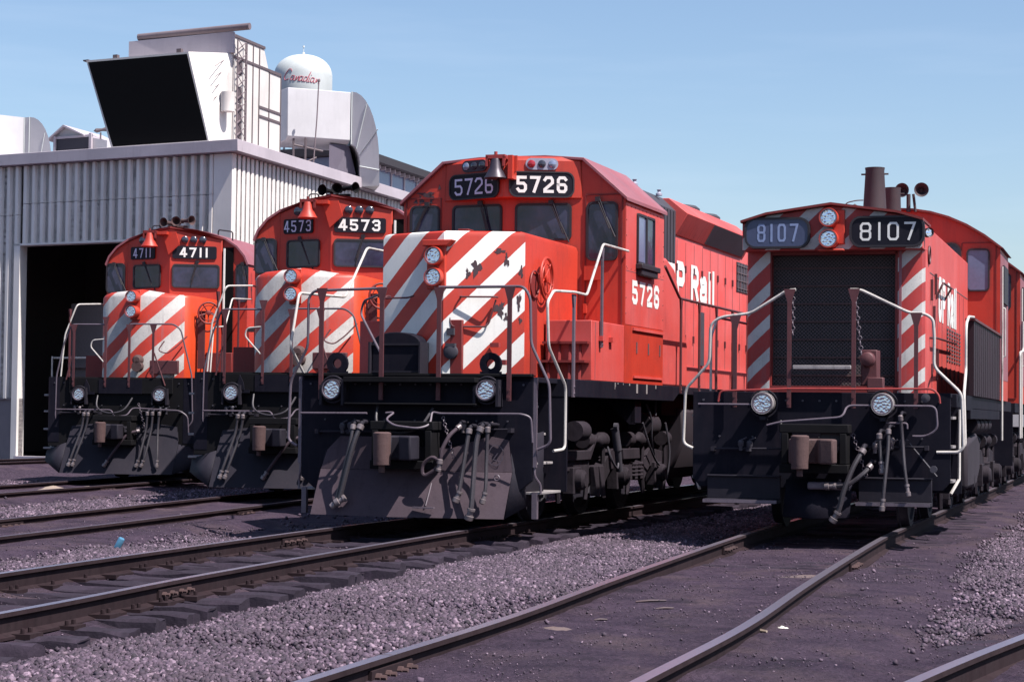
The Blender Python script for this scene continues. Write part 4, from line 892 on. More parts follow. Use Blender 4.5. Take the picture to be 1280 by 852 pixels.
    h = MB(); h.prism([(-.9, D), (-.9, 4.4), (-.6, 4.7), (.6, 4.7), (.9, 4.4), (.9, D)], 'y', 5.3, 19.2); h.build('long_hood', M_redside, L, bevel=.01)
    door_lines(L, .901, [5.8 + .8 * k for k in range(16)], 2.0, 4.2)
    # handrails
    zt_ = 2.88
    pipe_part(L, 'front_handrail', [[(0.14, -.03, 1.92), (0.14, -.03, zt_), (1.00, -.03, zt_), (1.14, -.03, zt_ - .10), (1.36, -.03, 1.95), (1.38, 0.0, 1.1), (1.30, 0.0, 1.0)]], .015, M_grey)
    pipe_part(L, 'front_handrail', [[(-0.30, -.03, zt_ - .01), (-0.98, -.03, zt_ - .01), (-1.14, 0.0, 2.5), (-1.27, 0.0, 1.92), (-1.28, 0.0, 1.15), (-1.24, 0.05, 0.98), (-1.05, .05, 1.0), (-1.0, .05, 1.2)]], .015, M_grey)
    for x in (-0.30, 0.62, 0.16, -0.92): post(L, x, -.055, 1.72 if x != .62 else 1.9, zt_ + (.14 if x == -.30 else 0), w=.04)
    pipe_part(L, 'front_brace', [[(0.64, -.05, 2.35), (0.86, -.05, 1.75)], [(-0.95, -.05, 2.3), (-1.06, -.05, 1.85)]], .014, M_rpost)
    pipe_part(L, 'chain_hook', [[(-0.32, -.05, 2.60), (-0.56, -.05, 2.58), (-0.60, -.05, 2.46), (-0.34, -.05, 2.18)]], .013, M_white)
    pipe_part(L, 'side_handrail', [[(-1.44, .60, 1.92), (-1.38, .62, 2.7), (-1.18, .7, 3.28), (-0.95, 1.3, 3.32), (-0.93, 1.6, 3.3)]], .015, M_white)
    pipe_part(L, 'side_handrail', [[(1.50, .35, .95), (1.56, .40, .98), (1.56, .42, 2.0), (1.55, .6, 2.85), (1.54, 1.3, 2.9), (1.54, 1.7, 3.45), (1.54, 2.85, 3.5)]], .015, M_white)
    pipe_part(L, 'side_handrail', [[(1.53, 5.3, 3.3), (1.53, 6.1, 2.95), (1.53, 19, 2.95)], [(-1.53, 5.3, 3.3), (-1.53, 6.1, 2.95), (-1.53, 19, 2.95)]], .02, M_rpost)
    for q in (1.15, 2.1): post(L, 1.54, q, 1.7, 2.9 if q < 2 else 3.45, axis='x', w=.05)
    post(L, -1.30, .66, 1.9, 3.2, axis='x', w=.045)
    pipe_part(L, 'curved_grab', [[(0.50, 0.86, 2.60), (0.40, 0.78, 2.42), (0.56, .83, 2.36), (0.72, .93, 2.50), (0.88, 1.05, 2.70)]], .012, M_rpost)
    truck(L, 2.0, [0, 1.8, 3.6], x=1.2); truck(L, 13.0, [0, 1.8, 3.6], x=1.2)
    t = MB(); t.prism([(-1.4, 1.4), (-1.4, .8), (-1.1, .4), (1.1, .4), (1.4, .8), (1.4, 1.4)], 'y', 7.2, 12.0); t.build('fuel_tank', M_tank, L, bevel=.04)
    t = MB(); t.lathe((1.30, .95, 1.2), (0, 1, 0), [(0, 0), (0, .12), (.4, .12), (.4, 0)], 16); t.box(1.2, 1.45, 1.0, 1.4, .3, .5); t.build('brake_cylinder', M_truck, L)
L3 = empty('diesel_locomotive', (-3.53, 32.0, 0), -0.21)
tag(L3, 'red locomotive 4573 with arched cab roof and dirty striped nose, standing beside locomotive 5726', 'locomotive', GRP)
build_mlw(L3, '4573', 3, 0.16); pilot_clutter(L3, 1.86, 1.38, seed=5)
L4 = empty('diesel_locomotive', (-7.18, 38.3, 0), -0.185)
tag(L4, 'red locomotive 4711 with arched cab roof, standing nearest the dark shed doorway', 'locomotive', GRP)
build_mlw(L4, '4711', 5, 0.30); pilot_clutter(L4, 1.86, 1.38, seed=6)
# ================================================================== switcher 8107
def arch_sec(w, z0, ze, zt, n=12):
    pts = [(-w, z0)]
    for k in range(n + 1):
        x = -w + 2 * w * k / n; pts.append((x, ze + (zt - ze) * (1 - (abs(x) / w) ** 2.2)))
    return pts + [(w, z0)]
def switcher_cab(L, y0, y1, D=1.575, w=1.50, ze=3.76, zt=4.33):
    c = MB(); c.prism(arch_sec(w, D, ze, zt), 'y', y0, y1); co = c.build('cab', M_red, L, sharp=25)
    s = arch_sec(w + .05, D, ze + .0, zt + .035)[1:-1]; i = arch_sec(w, D, ze + .003, zt + .003)[1:-1]
    r = MB(); r.prism(s + list(reversed(i)), 'y', y0 - .07, y1 + .07); r.build('cab_roof', M_darkred, L, sharp=25)
    pf = Plane((0, y0 - .001, 0), (1, 0, 0)); pf.n = Vector((0, -1, 0))
    for sx in (-1, 1):
        dm = MB(); ringslab(dm, pf, rrect(sx * 1.20, 2.75, .50, 2.2, .03), rrect(sx * 1.20, 2.75, .475, 2.175, .02), 0, .01); dm.build('cab_door', M_darkred, L)
        window(L, pf, sx * 1.19, 3.45, 0.33, 0.62, .07, .022, name='door_window', glass=M_pane)
        window(L, pf, sx * .80, 3.68, 0.30, 0.34, .14, .02, name='round_top_window')
    ps = Plane((w + .001, 0, 0), (0, 1, 0)); ps.n = Vector((1, 0, 0))
    sk = MB(); sk.box(w + .001, w + .004, y0 + .02, y1 - .02, D + .3, ze - .05); sk.build('cab_side_skin', M_redroof, L)
    window(L, Plane((w + .005, 0, 0), (0, 1, 0)), (y0 + y1) / 2, 3.25, .9, .55, .04, .03, name='side_window') if False else None
    wd = MB(); wd.box(w + .004, w + .03, y0 + .5, y1 - .4, 3.0, 3.55); wd.build('side_window', M_gasket, L)
    g = MB(); g.tube(rnd([(w + .02, y0 + .06, 2.9), (w + .07, y0 + .06, 2.9), (w + .07, y0 + .06, 2.2), (w + .02, y0 + .06, 2.2)], .03), .014, 6); g.tube([(w + .03, y0 + .03, 1.0), (w + .03, y0 + .03, 3.5)], .018, 6); g.build('cab_grab', M_white, L)
    return co
L2 = empty('diesel_switcher', (3.45, 23.287, 0), -0.294)
tag(L2, 'red switcher locomotive 8107 with large square radiator opening and two exhaust stacks', 'locomotive', GRP)
def build_8107(L):
    D = 1.575
    f = MB(); f.box(-1.47, 1.47, .45, 10.6, 1.42, D); f.box(-.8, .8, .1, 10.5, .95, 1.42); f.box(-1.42, 1.42, .02, .45, D - .05, D); f.build('underframe', M_frame, L, bevel=.008)
    e = MB(); e.prism([(-1.44, D), (1.44, D), (1.44, .60), (1.36, .50), (-1.36, .50), (-1.44, .60)], 'y', 0, .04); e.build('end_sheet', M_frame, L, bevel=.006)
    for sx in (-1, 1):
        s = MB(); x0, x1 = sorted((sx * 1.0, sx * 1.52)); s.box(x0, x1, .50, .53, .46, 1.42)
        s.build('step_well_plate', M_frame, L)
        t = MB()
        for z in (.62, 1.0, 1.32): t.box(min(sx * 1.1, sx * 1.46), max(sx * 1.1, sx * 1.46), .06, .49, z - .03, z)
        t.build('step_tread', M_tread, L)
        q = MB(); q.tube([(sx * 1.50, .48, 1.4), (sx * 1.50, .44, .62), (sx * 1.42, .3, .46)], .018, 6); q.build('step_edge_strap', M_white, L)
    fb = MB()
    for a, b in ((-1.25, -.42), (.45, 1.25)):
        fb.box(a, b, -.34, -.02, .33, .375); fb.box(a, b, -.10, -.06, .375, .62); fb.box(a, b, -.13, -.03, .62, .64)
    fb.build('foot_board', M_plowd, L, bevel=.006)
    ed = MB()
    for a, b in ((-1.25, -.42), (.45, 1.25)): ed.box(a, b, -.352, -.341, .335, .37)
    ed.build('foot_board_edge', M_grey, L)
    sp = MB(); sp.loft([[(-.36, -.30, .20), (0, -.5, .19), (.38, -.30, .20)], [(-.36, -.06, .60), (0, -.15, .62), (.38, -.06, .60)]], closed=False); sp.build('centre_pilot_plate', M_frame, L, solid=.02)
    pp_ = MB(); pp_.box(-.08, .35, -.36, -.28, .50, .585); pp_.build('pilot_bar', M_grey, L, bevel=.02)
    coupler(L, -.45, .92, mat=M_rust)
    pl_ = MB(); pl_.prism([(.10, 1.20), (.34, 1.20), (.34, 1.05), (.30, .98), (.10, .98), (.03, 1.05)], 'y', -.30, -.22); pl_.build('coupler_carrier', M_grille, L, bevel=.01)
    pipe_part(L, 'uncoupling_lever', [[(-1.34, -.2, 1.43), (-.70, -.2, 1.43)], [(-.55, -.25, 1.20), (-.40, -.25, 1.24), (.30, -.3, 1.30), (.33, -.2, 1.43), (.62, -.2, 1.43)], [(.74, -.2, 1.43), (1.30, -.2, 1.43), (1.32, -.2, 1.18), (1.2, -.2, 1.10), (1.05, -.2, 1.10)], [(.75, -.1, 1.24), (.98, -.1, 1.24), (.98, -.1, 1.18)]], .012, M_grey)
    hose(L, [(.52, -.18, .93), (.43, -.38, .76), (.33, -.42, .49), (.28, -.42, .29), (.22, -.42, .18)], .034)
    hose(L, [(.60, -.18, .76), (.52, -.38, .67), (.36, -.40, .56), (.15, -.38, .54)], .030)
    hose(L, [(.70, -.1, 1.10), (.71, -.3, .95), (.735, -.34, .72)], .026)
    hose(L, [(.80, -.1, 1.15), (.80, -.34, .95), (.775, -.42, .60), (.75, -.44, .32)], .024)
    hose(L, [(.93, -.1, 1.30), (.95, -.28, 1.05), (.98, -.34, .75), (1.02, -.36, .48)], .022)
    q = MB(); q.tube([(1.0, -.05, 1.02), (1.30, -.05, .66)], .010, 5); q.lathe((1.27, -.1, .74), (0, -1, 0), [(0, .04), (.05, .04), (.05, 0)], 10); q.lathe((1.18, -.05, 1.52), (0, -1, 0), [(0, .045), (.06, .05), (.07, 0)], 12); q.build('pilot_fitting', M_grille, L)
    for x in (-.61, .72):
        h = lamp(L, (x, -.22, 1.445), (0, -1, 0), .100, .22, M_tread, 'ditch_light')
        b = MB(); b.torus((x, -.12, 1.44), (0, 1, 0), .155, .010, 28, 6); b.box(x - .03, x + .03, -.2, 0, 1.26, 1.30); b.build('lamp_bracket', M_plowd, h)
    # ---- hood
    st = stripes('stripes_8107', 0.385, 0.95, 0.05, 0.42, white=(0.50, 0.48, 0.47), red=(0.34, 0.024, 0.022), dirt=0.6)
    y0 = 1.04; W = 1.045
    h = MB()
    for sx in (-1, 1):
        r = []
        for z in (D, 3.26):
            pts = [(sx * .745, y0, z), (sx * (W - .12), y0, z), (sx * (W - .03), y0 + .05, z), (sx * W, y0 + .16, z), (sx * W, y0 + .6, z), (sx * .745, y0 + .6, z)]
            r.append(pts)
        h.loft(r)
    for i, fc in enumerate(h.f):
        c = [sum(h.v[q][k] for q in fc) / len(fc) for k in range(3)]
        h.m[i] = 0 if c[1] < y0 + .12 else 1
    h.build('radiator_side_column', [st, M_redside], L, sharp=40)
    b = MB(); top = [(-W, 3.55), (-.75, 3.64), (0, 3.745), (.75, 3.64), (W, 3.55)]
    b.prism([(-W, D), *top, (W, D)], 'y', y0 + .6, 7.35, m=0); b.build('long_hood', M_redside, L, bevel=.012)
    # header with number boards (overhangs the opening)
    hd = MB(); hd.prism([(-W, 3.24), *[(x, z + .01) for x, z in top], (W, 3.24)], 'y', .84, y0 + .62)
    for i, fc in enumerate(hd.f):
        c = [sum(hd.v[q][k] for q in fc) / len(fc) for k in range(3)]; hd.m[i] = 0 if c[1] < .86 else 1
    ho = hd.build('radiator_header', [st, M_redside], L, bevel=.012)
    vz = MB(); vz.prism([(x * 1.01, z + .012) for x, z in top] + [(x * 1.01, z + .04) for x, z in reversed(top)], 'y', .76, 1.7); vz.build('header_visor', M_darkred, L)
    pl = Plane((0, .839, 0), (1, 0, 0)); pl.n = Vector((0, -1, 0))
    for cx, wd, dim in ((-.625, .74, True), (.645, .83, False)):
        nb = MB(); slab(nb, pl, rrect(cx, 3.44, wd, .335, .12, 6), .002, .05); nbo = nb.build('number_board', M_board if not dim else flat('dull_board_glass', (0.05, 0.06, 0.12), .3), ho)
        q = MB(); ringslab(q, pl, rrect(cx, 3.44, wd + .03, .36, .13, 6), rrect(cx, 3.44, wd - .02, .315, .11, 6), .002, .062); q.build('board_rim', M_gasket, nbo)
        k = .70 if dim else .92
        lettering(nbo, pl, '8107', cx - .335 * k, 3.44 - .105, .21, .135 * k * 1.05, .065 * k, .026, M_num if not dim else flat('shaded_digit', (.20, .25, .42), .5), .053)  # left digits have the shade put into their colour
    for z in (3.60, 3.355): lamp(L, (-.01, .66, z), (0, -1, 0), .088, .17, M_red, 'headlight')
    q = MB(); q.box(.02, .16, .80, .90, 3.30, 3.70); q.box(-.14, .16, .72, .84, 3.215, 3.24); q.build('headlight_bracket', M_red, L, bevel=.01)
    lamp(L, (1.10, 1.02, 3.44), (.6, -1, 0), .045, .07, M_gasket, 'marker_lamp')
    q = MB(); q.torus((1.055, 1.55, 3.22), (1, 0, 0), .10, .014, 20, 6); q.build('lifting_ring', M_rpost, L)
    # radiator opening
    op = MB(); op.box(-.7449, -.73, y0 + .01, y0 + .30, D + .08, 3.24); op.box(.715, .7449, y0 + .01, y0 + .30, D + .08, 3.24); op.box(-.745, .745, y0 + .01, y0 + .3, 3.20, 3.24); op.box(-.745, .745, y0 + .01, y0 + .3, D, D + .09); op.build('opening_frame', M_darkred, L)
    ms = MB(); ms.box(-.73, .715, y0 + .14, y0 + .16, D + .08, 3.21); ms.build('radiator_mesh', M_mesh, L)
    rb = MB()
    for k in range(7): rb.box(-.73, .715, y0 + .125, y0 + .139, 1.78 + .21 * k, 1.80 + .21 * k)
    rb.build('mesh_bar', M_rust, L, whole=True)
    q = MB(); q.box(.760, .790, y0 - .012, y0 + .02, D + .02, 3.24); q.build('opening_edge', M_redroof, L)
    # hood side fittings
    door_lines(L, W + .001, [2.0, 2.65, 3.3, 3.95, 4.6, 5.25, 5.9, 6.55], D + .06, 3.0, latch=False)
    q = MB()
    for k in range(9):
        for j in range(6): q.box(W, W + .012, 3.95 + .37 * j, 4.15 + .37 * j, 2.04 + .05 * k, 2.062 + .05 * k)
    q.build('side_louvre', M_seam, L)
    q = MB()
    for k in range(7): q.box(W + .001, W + .02, 1.9 + .62 * k, 1.96 + .62 * k, 1.78, 1.95)
    for y, z in ((1.8, 2.9), (2.1, 2.6), (2.3, 3.0), (2.2, 2.1), (2.55, 2.1)): q.box(W + .001, W + .03, y, y + .05, z - .2, z + .05)
    q.build('door_latch', M_rpost, L)
    pipe_part(L, 'hood_grab', [[(W, 2.45, 2.75), (W + .09, 2.45, 2.95), (W + .09, 3.6, 2.95), (W, 3.6, 2.8)], [(W, 1.7, 2.25), (W + .08, 1.7, 2.25), (W + .08, 4.5, 2.28)]], .014, M_rpost)
    q = MB(); q.box(W + .001, W + .004, 1.7, 7.3, 3.02, 3.03); q.build('hood_seam', M_seam, L)
    pr = Plane((W + .002, 0, 0), (0, 1, 0)); pr.n = Vector((1, 0, 0))
    lettering(L, pr, 'CP Rail', 2.80, 2.50, .56, .42, .07, .15, M_num, .003, name='painted_lettering')
    # stacks, bell cone, pipe hoop
    s1 = MB(); s1.lathe((.235, 3.0, 3.66), (0, 0, 1), [(0, .16), (.18, .150), (.74, .118), (.78, .125), (.78, .10), (.4, .10)], 28); s1.tube([(.235 - .17, 3.0, 4.36), (.235 + .17, 3.0, 4.36)], .012, 6); s1o = s1.build('exhaust_stack', M_stack, L)
    s1 = MB(); s1.lathe((.235, 3.0, 3.655), (0, 0, 1), [(0, .175), (.10, .172), (.17, .160), (.17, .1)], 28); s1.build('stack_collar', M_red, s1o)
    s2 = MB(); s2.lathe((.27, 4.6, 3.66), (0, 0, 1), [(0, .125), (.68, .110), (.70, .115), (.70, .09), (.4, .09)], 24); s2.tube([(.27, 4.6, 4.28), (.43, 4.6, 4.28)], .010, 6); s2.build('exhaust_stack', M_stack, L)
    q = MB(); q.tube(rnd([(.0, 2.0, 3.66), (.0, 2.0, 3.90), (.14, 2.0, 3.93), (.22, 2.0, 3.93)], .05), .008, 6); q.build('thin_pipe', M_seam, L)
    q = MB(); q.lathe((.13, 1.9, 3.68), (0, 0, 1), [(0, .11), (.06, .10), (.10, .05), (.18, .03), (.20, 0)], 18); q.tube(rnd([(-.01, 1.9, 3.68), (-.01, 1.9, 3.80), (.27, 1.9, 3.80), (.27, 1.9, 3.66)], .05), .012, 6); q.build('bell', M_rust, L)
    # cab
    switcher_cab(L, 7.35, 9.2)
    hn = MB()
    for dx, ax in ((-.07, (-.15, -1, 0)), (.16, (.15, -1, 0))): hn.lathe((.22 + dx, 7.25, 4.60), ax, [(-.1, .03), (.05, .035), (.14, .08), (.17, .105), (.16, .09), (.05, .025)], 22)
    hn.cyl((.20, 7.28, 4.30), (.20, 7.28, 4.56), .03); hn.cyl((.30, 7.28, 4.30), (.27, 7.28, 4.56), .02); hn.build('air_horn', M_stack, L)
    # ribbed side box beside the walkway
    fc_ = MB()
    for k in range(16): fc_.box(1.42, 1.50, 2.50 + .335 * k, 2.50 + .335 * k + .265, 1.58, 2.49)
    fc_.box(1.40, 1.44, 2.5, 7.8, 1.50, 2.46); fc_.build('slatted_side_box', paint('maroon_black_slat', (.020, .010, .016), dirt=(.045, .02, .03), amt=.6, rough=.6, spec=.2), L, whole=True)
    q = MB(); q.box(1.40, 1.52, 2.46, 7.86, 2.49, 2.52); q.build('side_box_rail', M_rpost, L)
    fl = MB(); fl.box(1.30, 1.47, 2.4, 7.8, 1.30, 1.42); fl.box(1.46, 1.50, 1.4, 2.3, 1.40, 1.57); fl.build('side_sill', M_frame, L)
    # handrails
    pipe_part(L, 'front_handrail', [[(.34, -.03, 2.72), (.45, -.03, 2.72), (1.0, -.03, 2.455), (1.16, -.03, 2.45), (1.25, -.03, 2.39), (1.265, -.03, 2.2), (1.26, -.03, 1.86), (1.56, 0, 1.57), (1.58, 0, .98), (1.53, 0, .93), (1.29, 0, .925)]], .0165, M_white)
    pipe_part(L, 'front_handrail', [[(-.27, -.03, 2.725), (-.37, -.03, 2.715), (-.78, -.03, 2.46), (-1.12, -.03, 2.42), (-1.24, -.03, 2.34), (-1.25, -.03, 1.9), (-1.53, 0, 1.6), (-1.55, 0, .98), (-1.44, 0, .93)]], .0165, M_white)
    for x, t in ((-.335, 2.74), (.385, 2.74), (1.07, 2.47), (-.95, 2.44)): post(L, x, -.065, 1.40, t, w=.045)
    pipe_part(L, 'red_cross_rail', [[(-1.12, -.16, 1.46), (-1.10, -.16, 1.58), (-.33, -.16, 1.61)], [(.26, -.16, 1.61), (1.26, -.16, 1.62), (1.33, -.16, 1.55), (1.34, -.16, 1.46)], [(-.33, -.165, 1.61), (.26, -.165, 1.612)]], .012, M_redbar)
    pipe_part(L, 'side_handrail', [[(1.50, 2.46, 2.53), (1.50, 1.70, 2.50), (1.50, 1.35, 2.40), (1.50, 1.30, 2.25), (1.50, 1.30, 1.85), (1.54, .55, 1.58), (1.56, .50, 1.0), (1.50, .5, .95)]], .0165, M_white)
    pipe_part(L, 'side_handrail', [[(-1.50, 7.3, 2.53), (-1.50, 1.70, 2.50), (-1.50, 1.30, 2.25), (-1.50, 1.30, 1.60)]], .0165, M_white)
    # folding bridge plate, chains
    q = MB(); q.box(-.29, .36, -.10, .30, 1.83, 1.875); q.build('bridge_plate', M_tread, L, bevel=.006)
    q = MB()
    for k in range(12): q.torus((.40 + .006 * k, -.04, 2.62 - .055 * k), (1, 0, 0) if k % 2 else (0, 1, 0), .022, .006, 10, 5)
    for k in range(8): q.torus((-.30, -.04, 2.62 - .055 * k), (1, 0, 0) if k % 2 else (0, 1, 0), .022, .006, 10, 5)
    q.build('safety_chain', M_grey, L)
    q = MB(); q.box(.42, .60, .30, .60, 1.66, 2.06); q.lathe((.50, .28, 1.95), (0, -1, 0), [(0, .09), (.1, .08), (.12, .03), (.12, 0)], 16); q.box(.50, .68, .2, .35, 1.58, 1.75); q.build('hand_brake_box', M_rpost, L, bevel=.01)
    truck(L, 2.0, [0, 2.3], x=1.15); truck(L, 7.4, [0, 2.3], x=1.15)
    q = MB(); q.prism([(3.15, .42), (4.6, .42), (5.2, .62), (5.2, 1.0), (4.7, 1.12), (3.15, 1.0)], 'x', 1.12, 1.38); q.build('fuel_tank', M_tank, L, bevel=.05)
    q = MB()
    for k in range(4): q.lathe((1.34, 4.0 + .7 * k, 1.22 + .0 * k), (0, 1, 0), [(0, 0), (0, .10), (.5, .10), (.5, 0)], 14)
    q.build('air_reservoir', M_truck, L)
build_8107(L2); pilot_clutter(L2, 1.55, 1.40, seed=8)
# ---- second switcher coupled behind
L5 = empty('diesel_switcher', tuple(Vector((3.45, 23.287, 0)) + Vector((math.sin(.294), math.cos(.294), 0)) * 11.6), -0.294)
tag(L5, 'partly hidden red switcher locomotive coupled close behind the cab of locomotive 8107', 'locomotive', GRP)
def build_trailing(L):
    f = MB(); f.box(-1.47, 1.47, 0, 10.2, 1.42, 1.575); f.box(-.8, .8, .1, 10, .95, 1.42); f.build('underframe', M_frame, L)
    switcher_cab(L, .9, 3.2)
    h = MB(); h.prism([(-1.04, 1.575), (-1.04, 3.5), (0, 3.74), (1.04, 3.5), (1.04, 1.575)], 'y', 3.2, 9.6); h.build('long_hood', M_redside, L, bevel=.01)
    door_lines(L, 1.042, [3.9 + .65 * k for k in range(8)], 1.65, 3.0)
    pipe_part(L, 'side_handrail', [[(1.55, .05, 1.0), (1.55, .05, 2.4), (1.55, .9, 2.45), (1.55, .9, 2.95)], [(1.5, 3.3, 2.5), (1.5, 9.5, 2.5)]], .02, M_white)
    for k in range(5): post(L, 1.5, 3.8 + 1.3 * k, 1.5, 2.5, axis='x')
    e = MB(); e.box(-1.44, 1.44, -.04, 0, .55, 1.57); e.build('end_sheet', M_frame, L)
    truck(L, 1.2, [0, 2.3], x=1.15); truck(L, 6.6, [0, 2.3], x=1.15); coupler(L, -.5, .92)
build_trailing(L5)
# ---- grey boxcar farther back
L6 = empty('boxcar', tuple(Vector((3.45, 23.287, 0)) + Vector((math.sin(.294), math.cos(.294), 0)) * 23.2), -0.294)
tag(L6, 'weathered grey boxcar standing behind the two coupled red switchers', 'boxcar')
def build_boxcar(L):
    b = MB(); b.box(-1.5, 1.62, 0, 12, 1.15, 4.1)
    for k in range(20): b.box(1.62, 1.66, .3 + .6 * k, .36 + .6 * k, 1.2, 4.05)
    b.build('car_body', M_duct, L, bevel=.01)
    r = MB(); r.prism([(-1.6, 4.1), (0, 4.35), (1.68, 4.1), (1.68, 4.05), (-1.6, 4.05)], 'y', -.05, 12.05); r.build('car_roof', M_fascia, L)
    d = MB(); d.box(1.665, 1.72, 5, 7.4, 1.25, 3.95); d.build('sliding_door', M_fascia, L)
    s = MB(); s.box(-1.4, 1.4, .1, 11.9, .95, 1.14); s.build('underframe', M_frame, L)
    truck(L, 1.0, [0, 1.7], x=1.1); truck(L, 9.0, [0, 1.7], x=1.1)
build_boxcar(L6)
# ================================================================== engine shed (oblique plan: a along the front wall, b along the side wall)
FD = Vector((-1.82, 1, 0)).normalized(); SD = Vector((.305, 1, 0)).normalized(); CB = Vector((-7.77, 57.4, 0))
def obl(mb, o=(0, 0, 0)):
    for i, (a, b, z) in enumerate(mb.v):
        p = FD * a + SD * b; mb.v[i] = (p.x + o[0], p.y + o[1], z)
    return mb
SH = empty('engine_shed', CB); tag(SH, 'cream corrugated metal engine shed with flat grey roof edge and a tall dark doorway', 'building')
def ribs(a0, a1, z0, z1, face, pitch=.322, dep=.105, off=0.0, skin=.03):
    """zigzag cladding sheet between a0 and a1; face 'f' front wall (b negative out), 's' side wall (a negative out)"""
    mb = MB(); pts = []; a = a0
    while a < a1:
        for da, d in ((0, 0), (.04, 1), (.145, 1), (.185, 0)):
            if a + da <= a1: pts.append((a + da, -dep * d - off))
        a += pitch
    pts.append((a1, -off)); n = len(pts)
    def P(p, z, e=0): return (p[0], p[1] + e, z) if face == 'f' else (p[1] + e, p[0], z)
    mb.loft([[P(p, z0) for p in pts], [P(p, z1) for p in pts]], closed=False)
    mb.box(*((a0, a1, .0, .06, z0, z1) if face == 'f' else (.0, .06, a0, a1, z0, z1)))
    return mb
DL, DR = 7.62, 1.2     # doorway between these distances from the corner
w = ribs(.62, DL, 6.15, 7.32, 'f'); obl(w).build('wall_cladding', M_siding, SH)
w = ribs(.62, DL, 7.335, 8.44, 'f', off=.0); obl(w).build('wall_cladding', M_siding, SH)
w = ribs(.62 + .322 * 22, 40, 1.62, 7.0, 'f'); obl(w).build('wall_cladding', M_siding, SH)
w = ribs(.62 + .322 * 22, 40, 7.012, 8.44, 'f'); obl(w).build('wall_cladding', M_siding, SH)
w = MB(); w.box(DL, 40, .0, .25, -.3, 1.62); w.box(DL + .2, 40, -.06, 0, 1.58, 1.64); obl(w).build('base_wall', M_conc, SH)
w = MB(); w.box(0, .62, -.085, .06, -.3, 8.44); w.box(.06, DR, -.0, .07, -.3, 6.15); obl(w).build('corner_trim', M_siding, SH)
w = ribs(.0, 60, 2.0, 8.44, 's', pitch=.30, dep=.028); obl(w).build('wall_cladding', M_siding, SH)
w = MB(); w.box(-.07, .12, 0, 60, -.3, 2.0); obl(w).build('base_wall', M_conc, SH)
w = MB(); w.box(-.30, 40, -.32, -.02, 8.46, 8.79); w.box(-.30, .02, -.02, 60, 8.46, 8.79); obl(w).build('roof_fascia', M_fascia, SH, bevel=.01)
w = MB(); w.box(0.0, 40, 0.0, 60, 8.45, 8.60); obl(w).build('flat_roof', M_fascia, SH)
w = MB(); w.box(DL, DL + .22, -.12, .3, -.2, 6.15); w.box(DR, DL + .22, -.12, .3, 6.10, 6.16); w.box(DR - .2, DR, -.12, .3, -.2, 6.15); obl(w).build('door_frame', M_siding, SH)
w = MB(); w.box(DL - 4, DL, -.25, .1, -.18, -.06); obl(w).build('door_sill', M_fascia, SH)
M_in = flat('dark_shed_interior', (.30, .25, .26), .9)
w = MB(); w.box(14, 14.2, .3, 30, -.2, 8.4); w.box(.2, .4, .3, 30, -.2, 8.4); w.box(.2, 14.2, 14, 14.2, -.2, 8.4); w.box(4.6, 8.0, 3.6, 3.75, -.2, 4.6); w.box(4.6, 8.0, 3.45, 3.6, 2.6, 2.75); w.box(8.0, 14.2, .3, .4, -.2, 8.4); obl(w).build('interior_wall', M_in, SH)  # partition and ledge behind the stairs are added to lighten the doorway
ST = empty('stairway', CB); tag(ST, 'steel stairway with tube railings in the dark just inside the shed doorway', 'stairs')
s = MB()
for k in range(8): s.box(6.9 - .28 * k, 7.2 - .28 * k, 1.5, 2.6, -.05 + .22 * k, 0.0 + .22 * k)
obl(s).build('stair_tread', M_panel, ST)
s = MB()
for b in (1.5, 2.6):
    for k in (0, 3, 7): s.tube([(7.05 - .28 * k, b, .2 * k), (7.05 - .28 * k, b, 1.0 + .22 * k)], .03, 6)
    s.tube([(7.05, b, 1.0), (5.09, b, 2.55)], .03, 6); s.tube([(7.05, b, .55), (5.09, b, 2.1)], .025, 6)
s.tube([(7.3, 1.4, .0), (7.3, 1.4, 2.9)], .03, 6); s.tube([(7.3, 1.4, 2.85), (3.5, 1.4, 2.85)], .03, 6); s.box(3.2, 5.1, 1.4, 2.7, 1.65, 1.72)
obl(s).build('stair_railing', M_panel, ST)
# ---- roof plant
HD = empty('exhaust_hood', CB); tag(HD, 'slanted exhaust duct mouth with a big black opening overhanging the shed roof edge', 'duct')
q = MB(); fr = [(.86, 8.80), (1.64, 11.40), (5.34, 11.42), (4.34, 8.80)]
q.loft([[(a, .03, z) for a, z in fr], [(.74, 1.27, 8.80), (.74, 1.27, 11.5), (4.45, 1.27, 11.5), (4.45, 1.27, 8.80)]]); obl(q).build('duct_body', M_panel, HD)
q = MB(); inn = [(.93, 8.86), (1.69, 11.34), (5.26, 11.36), (4.29, 8.86)]; q.loft([[(a, .02, z) for a, z in inn], [(a, .028, z) for a, z in inn]]); obl(q).build('mouth_shade_sheet', M_void, HD)  # black sheet painted for the unlit inside of the duct
q = MB(); q.box(5.5, 5.3, 0.1, .9, 11.42, 11.46); q.tube([(4.2, .2, 8.7), (4.9, .2, 10.6)], .03, 6)
for a in (2.0, 4.3): q.box(a, a + .16, .2, .35, 11.4, 11.55)
obl(q).build('stay_rod', M_seam, HD)
TW = empty('ventilation_tower', CB); tag(TW, 'pale panelled ventilation tower with lattice ladder and a brown pipe across its top', 'tower')
q = MB(); q.prism([(1.3, 8.6), (1.3, 12.05), (3.40, 12.0), (3.75, 11.42), (4.65, 11.40), (4.65, 8.6)], 'x', .72, 4.4); obl(q).build('tower_body', M_panel, TW)
q = MB(); q.box(.68, 4.45, 1.16, 1.28, 11.50, 12.10); obl(q).build('front_fascia', M_fascia, TW)
q = MB(); q.tube([(4.15, 1.25, 12.22), (.1, 1.15, 12.20)], .10, 12); obl(q).build('roof_pipe', M_pipe, TW)
q = MB()
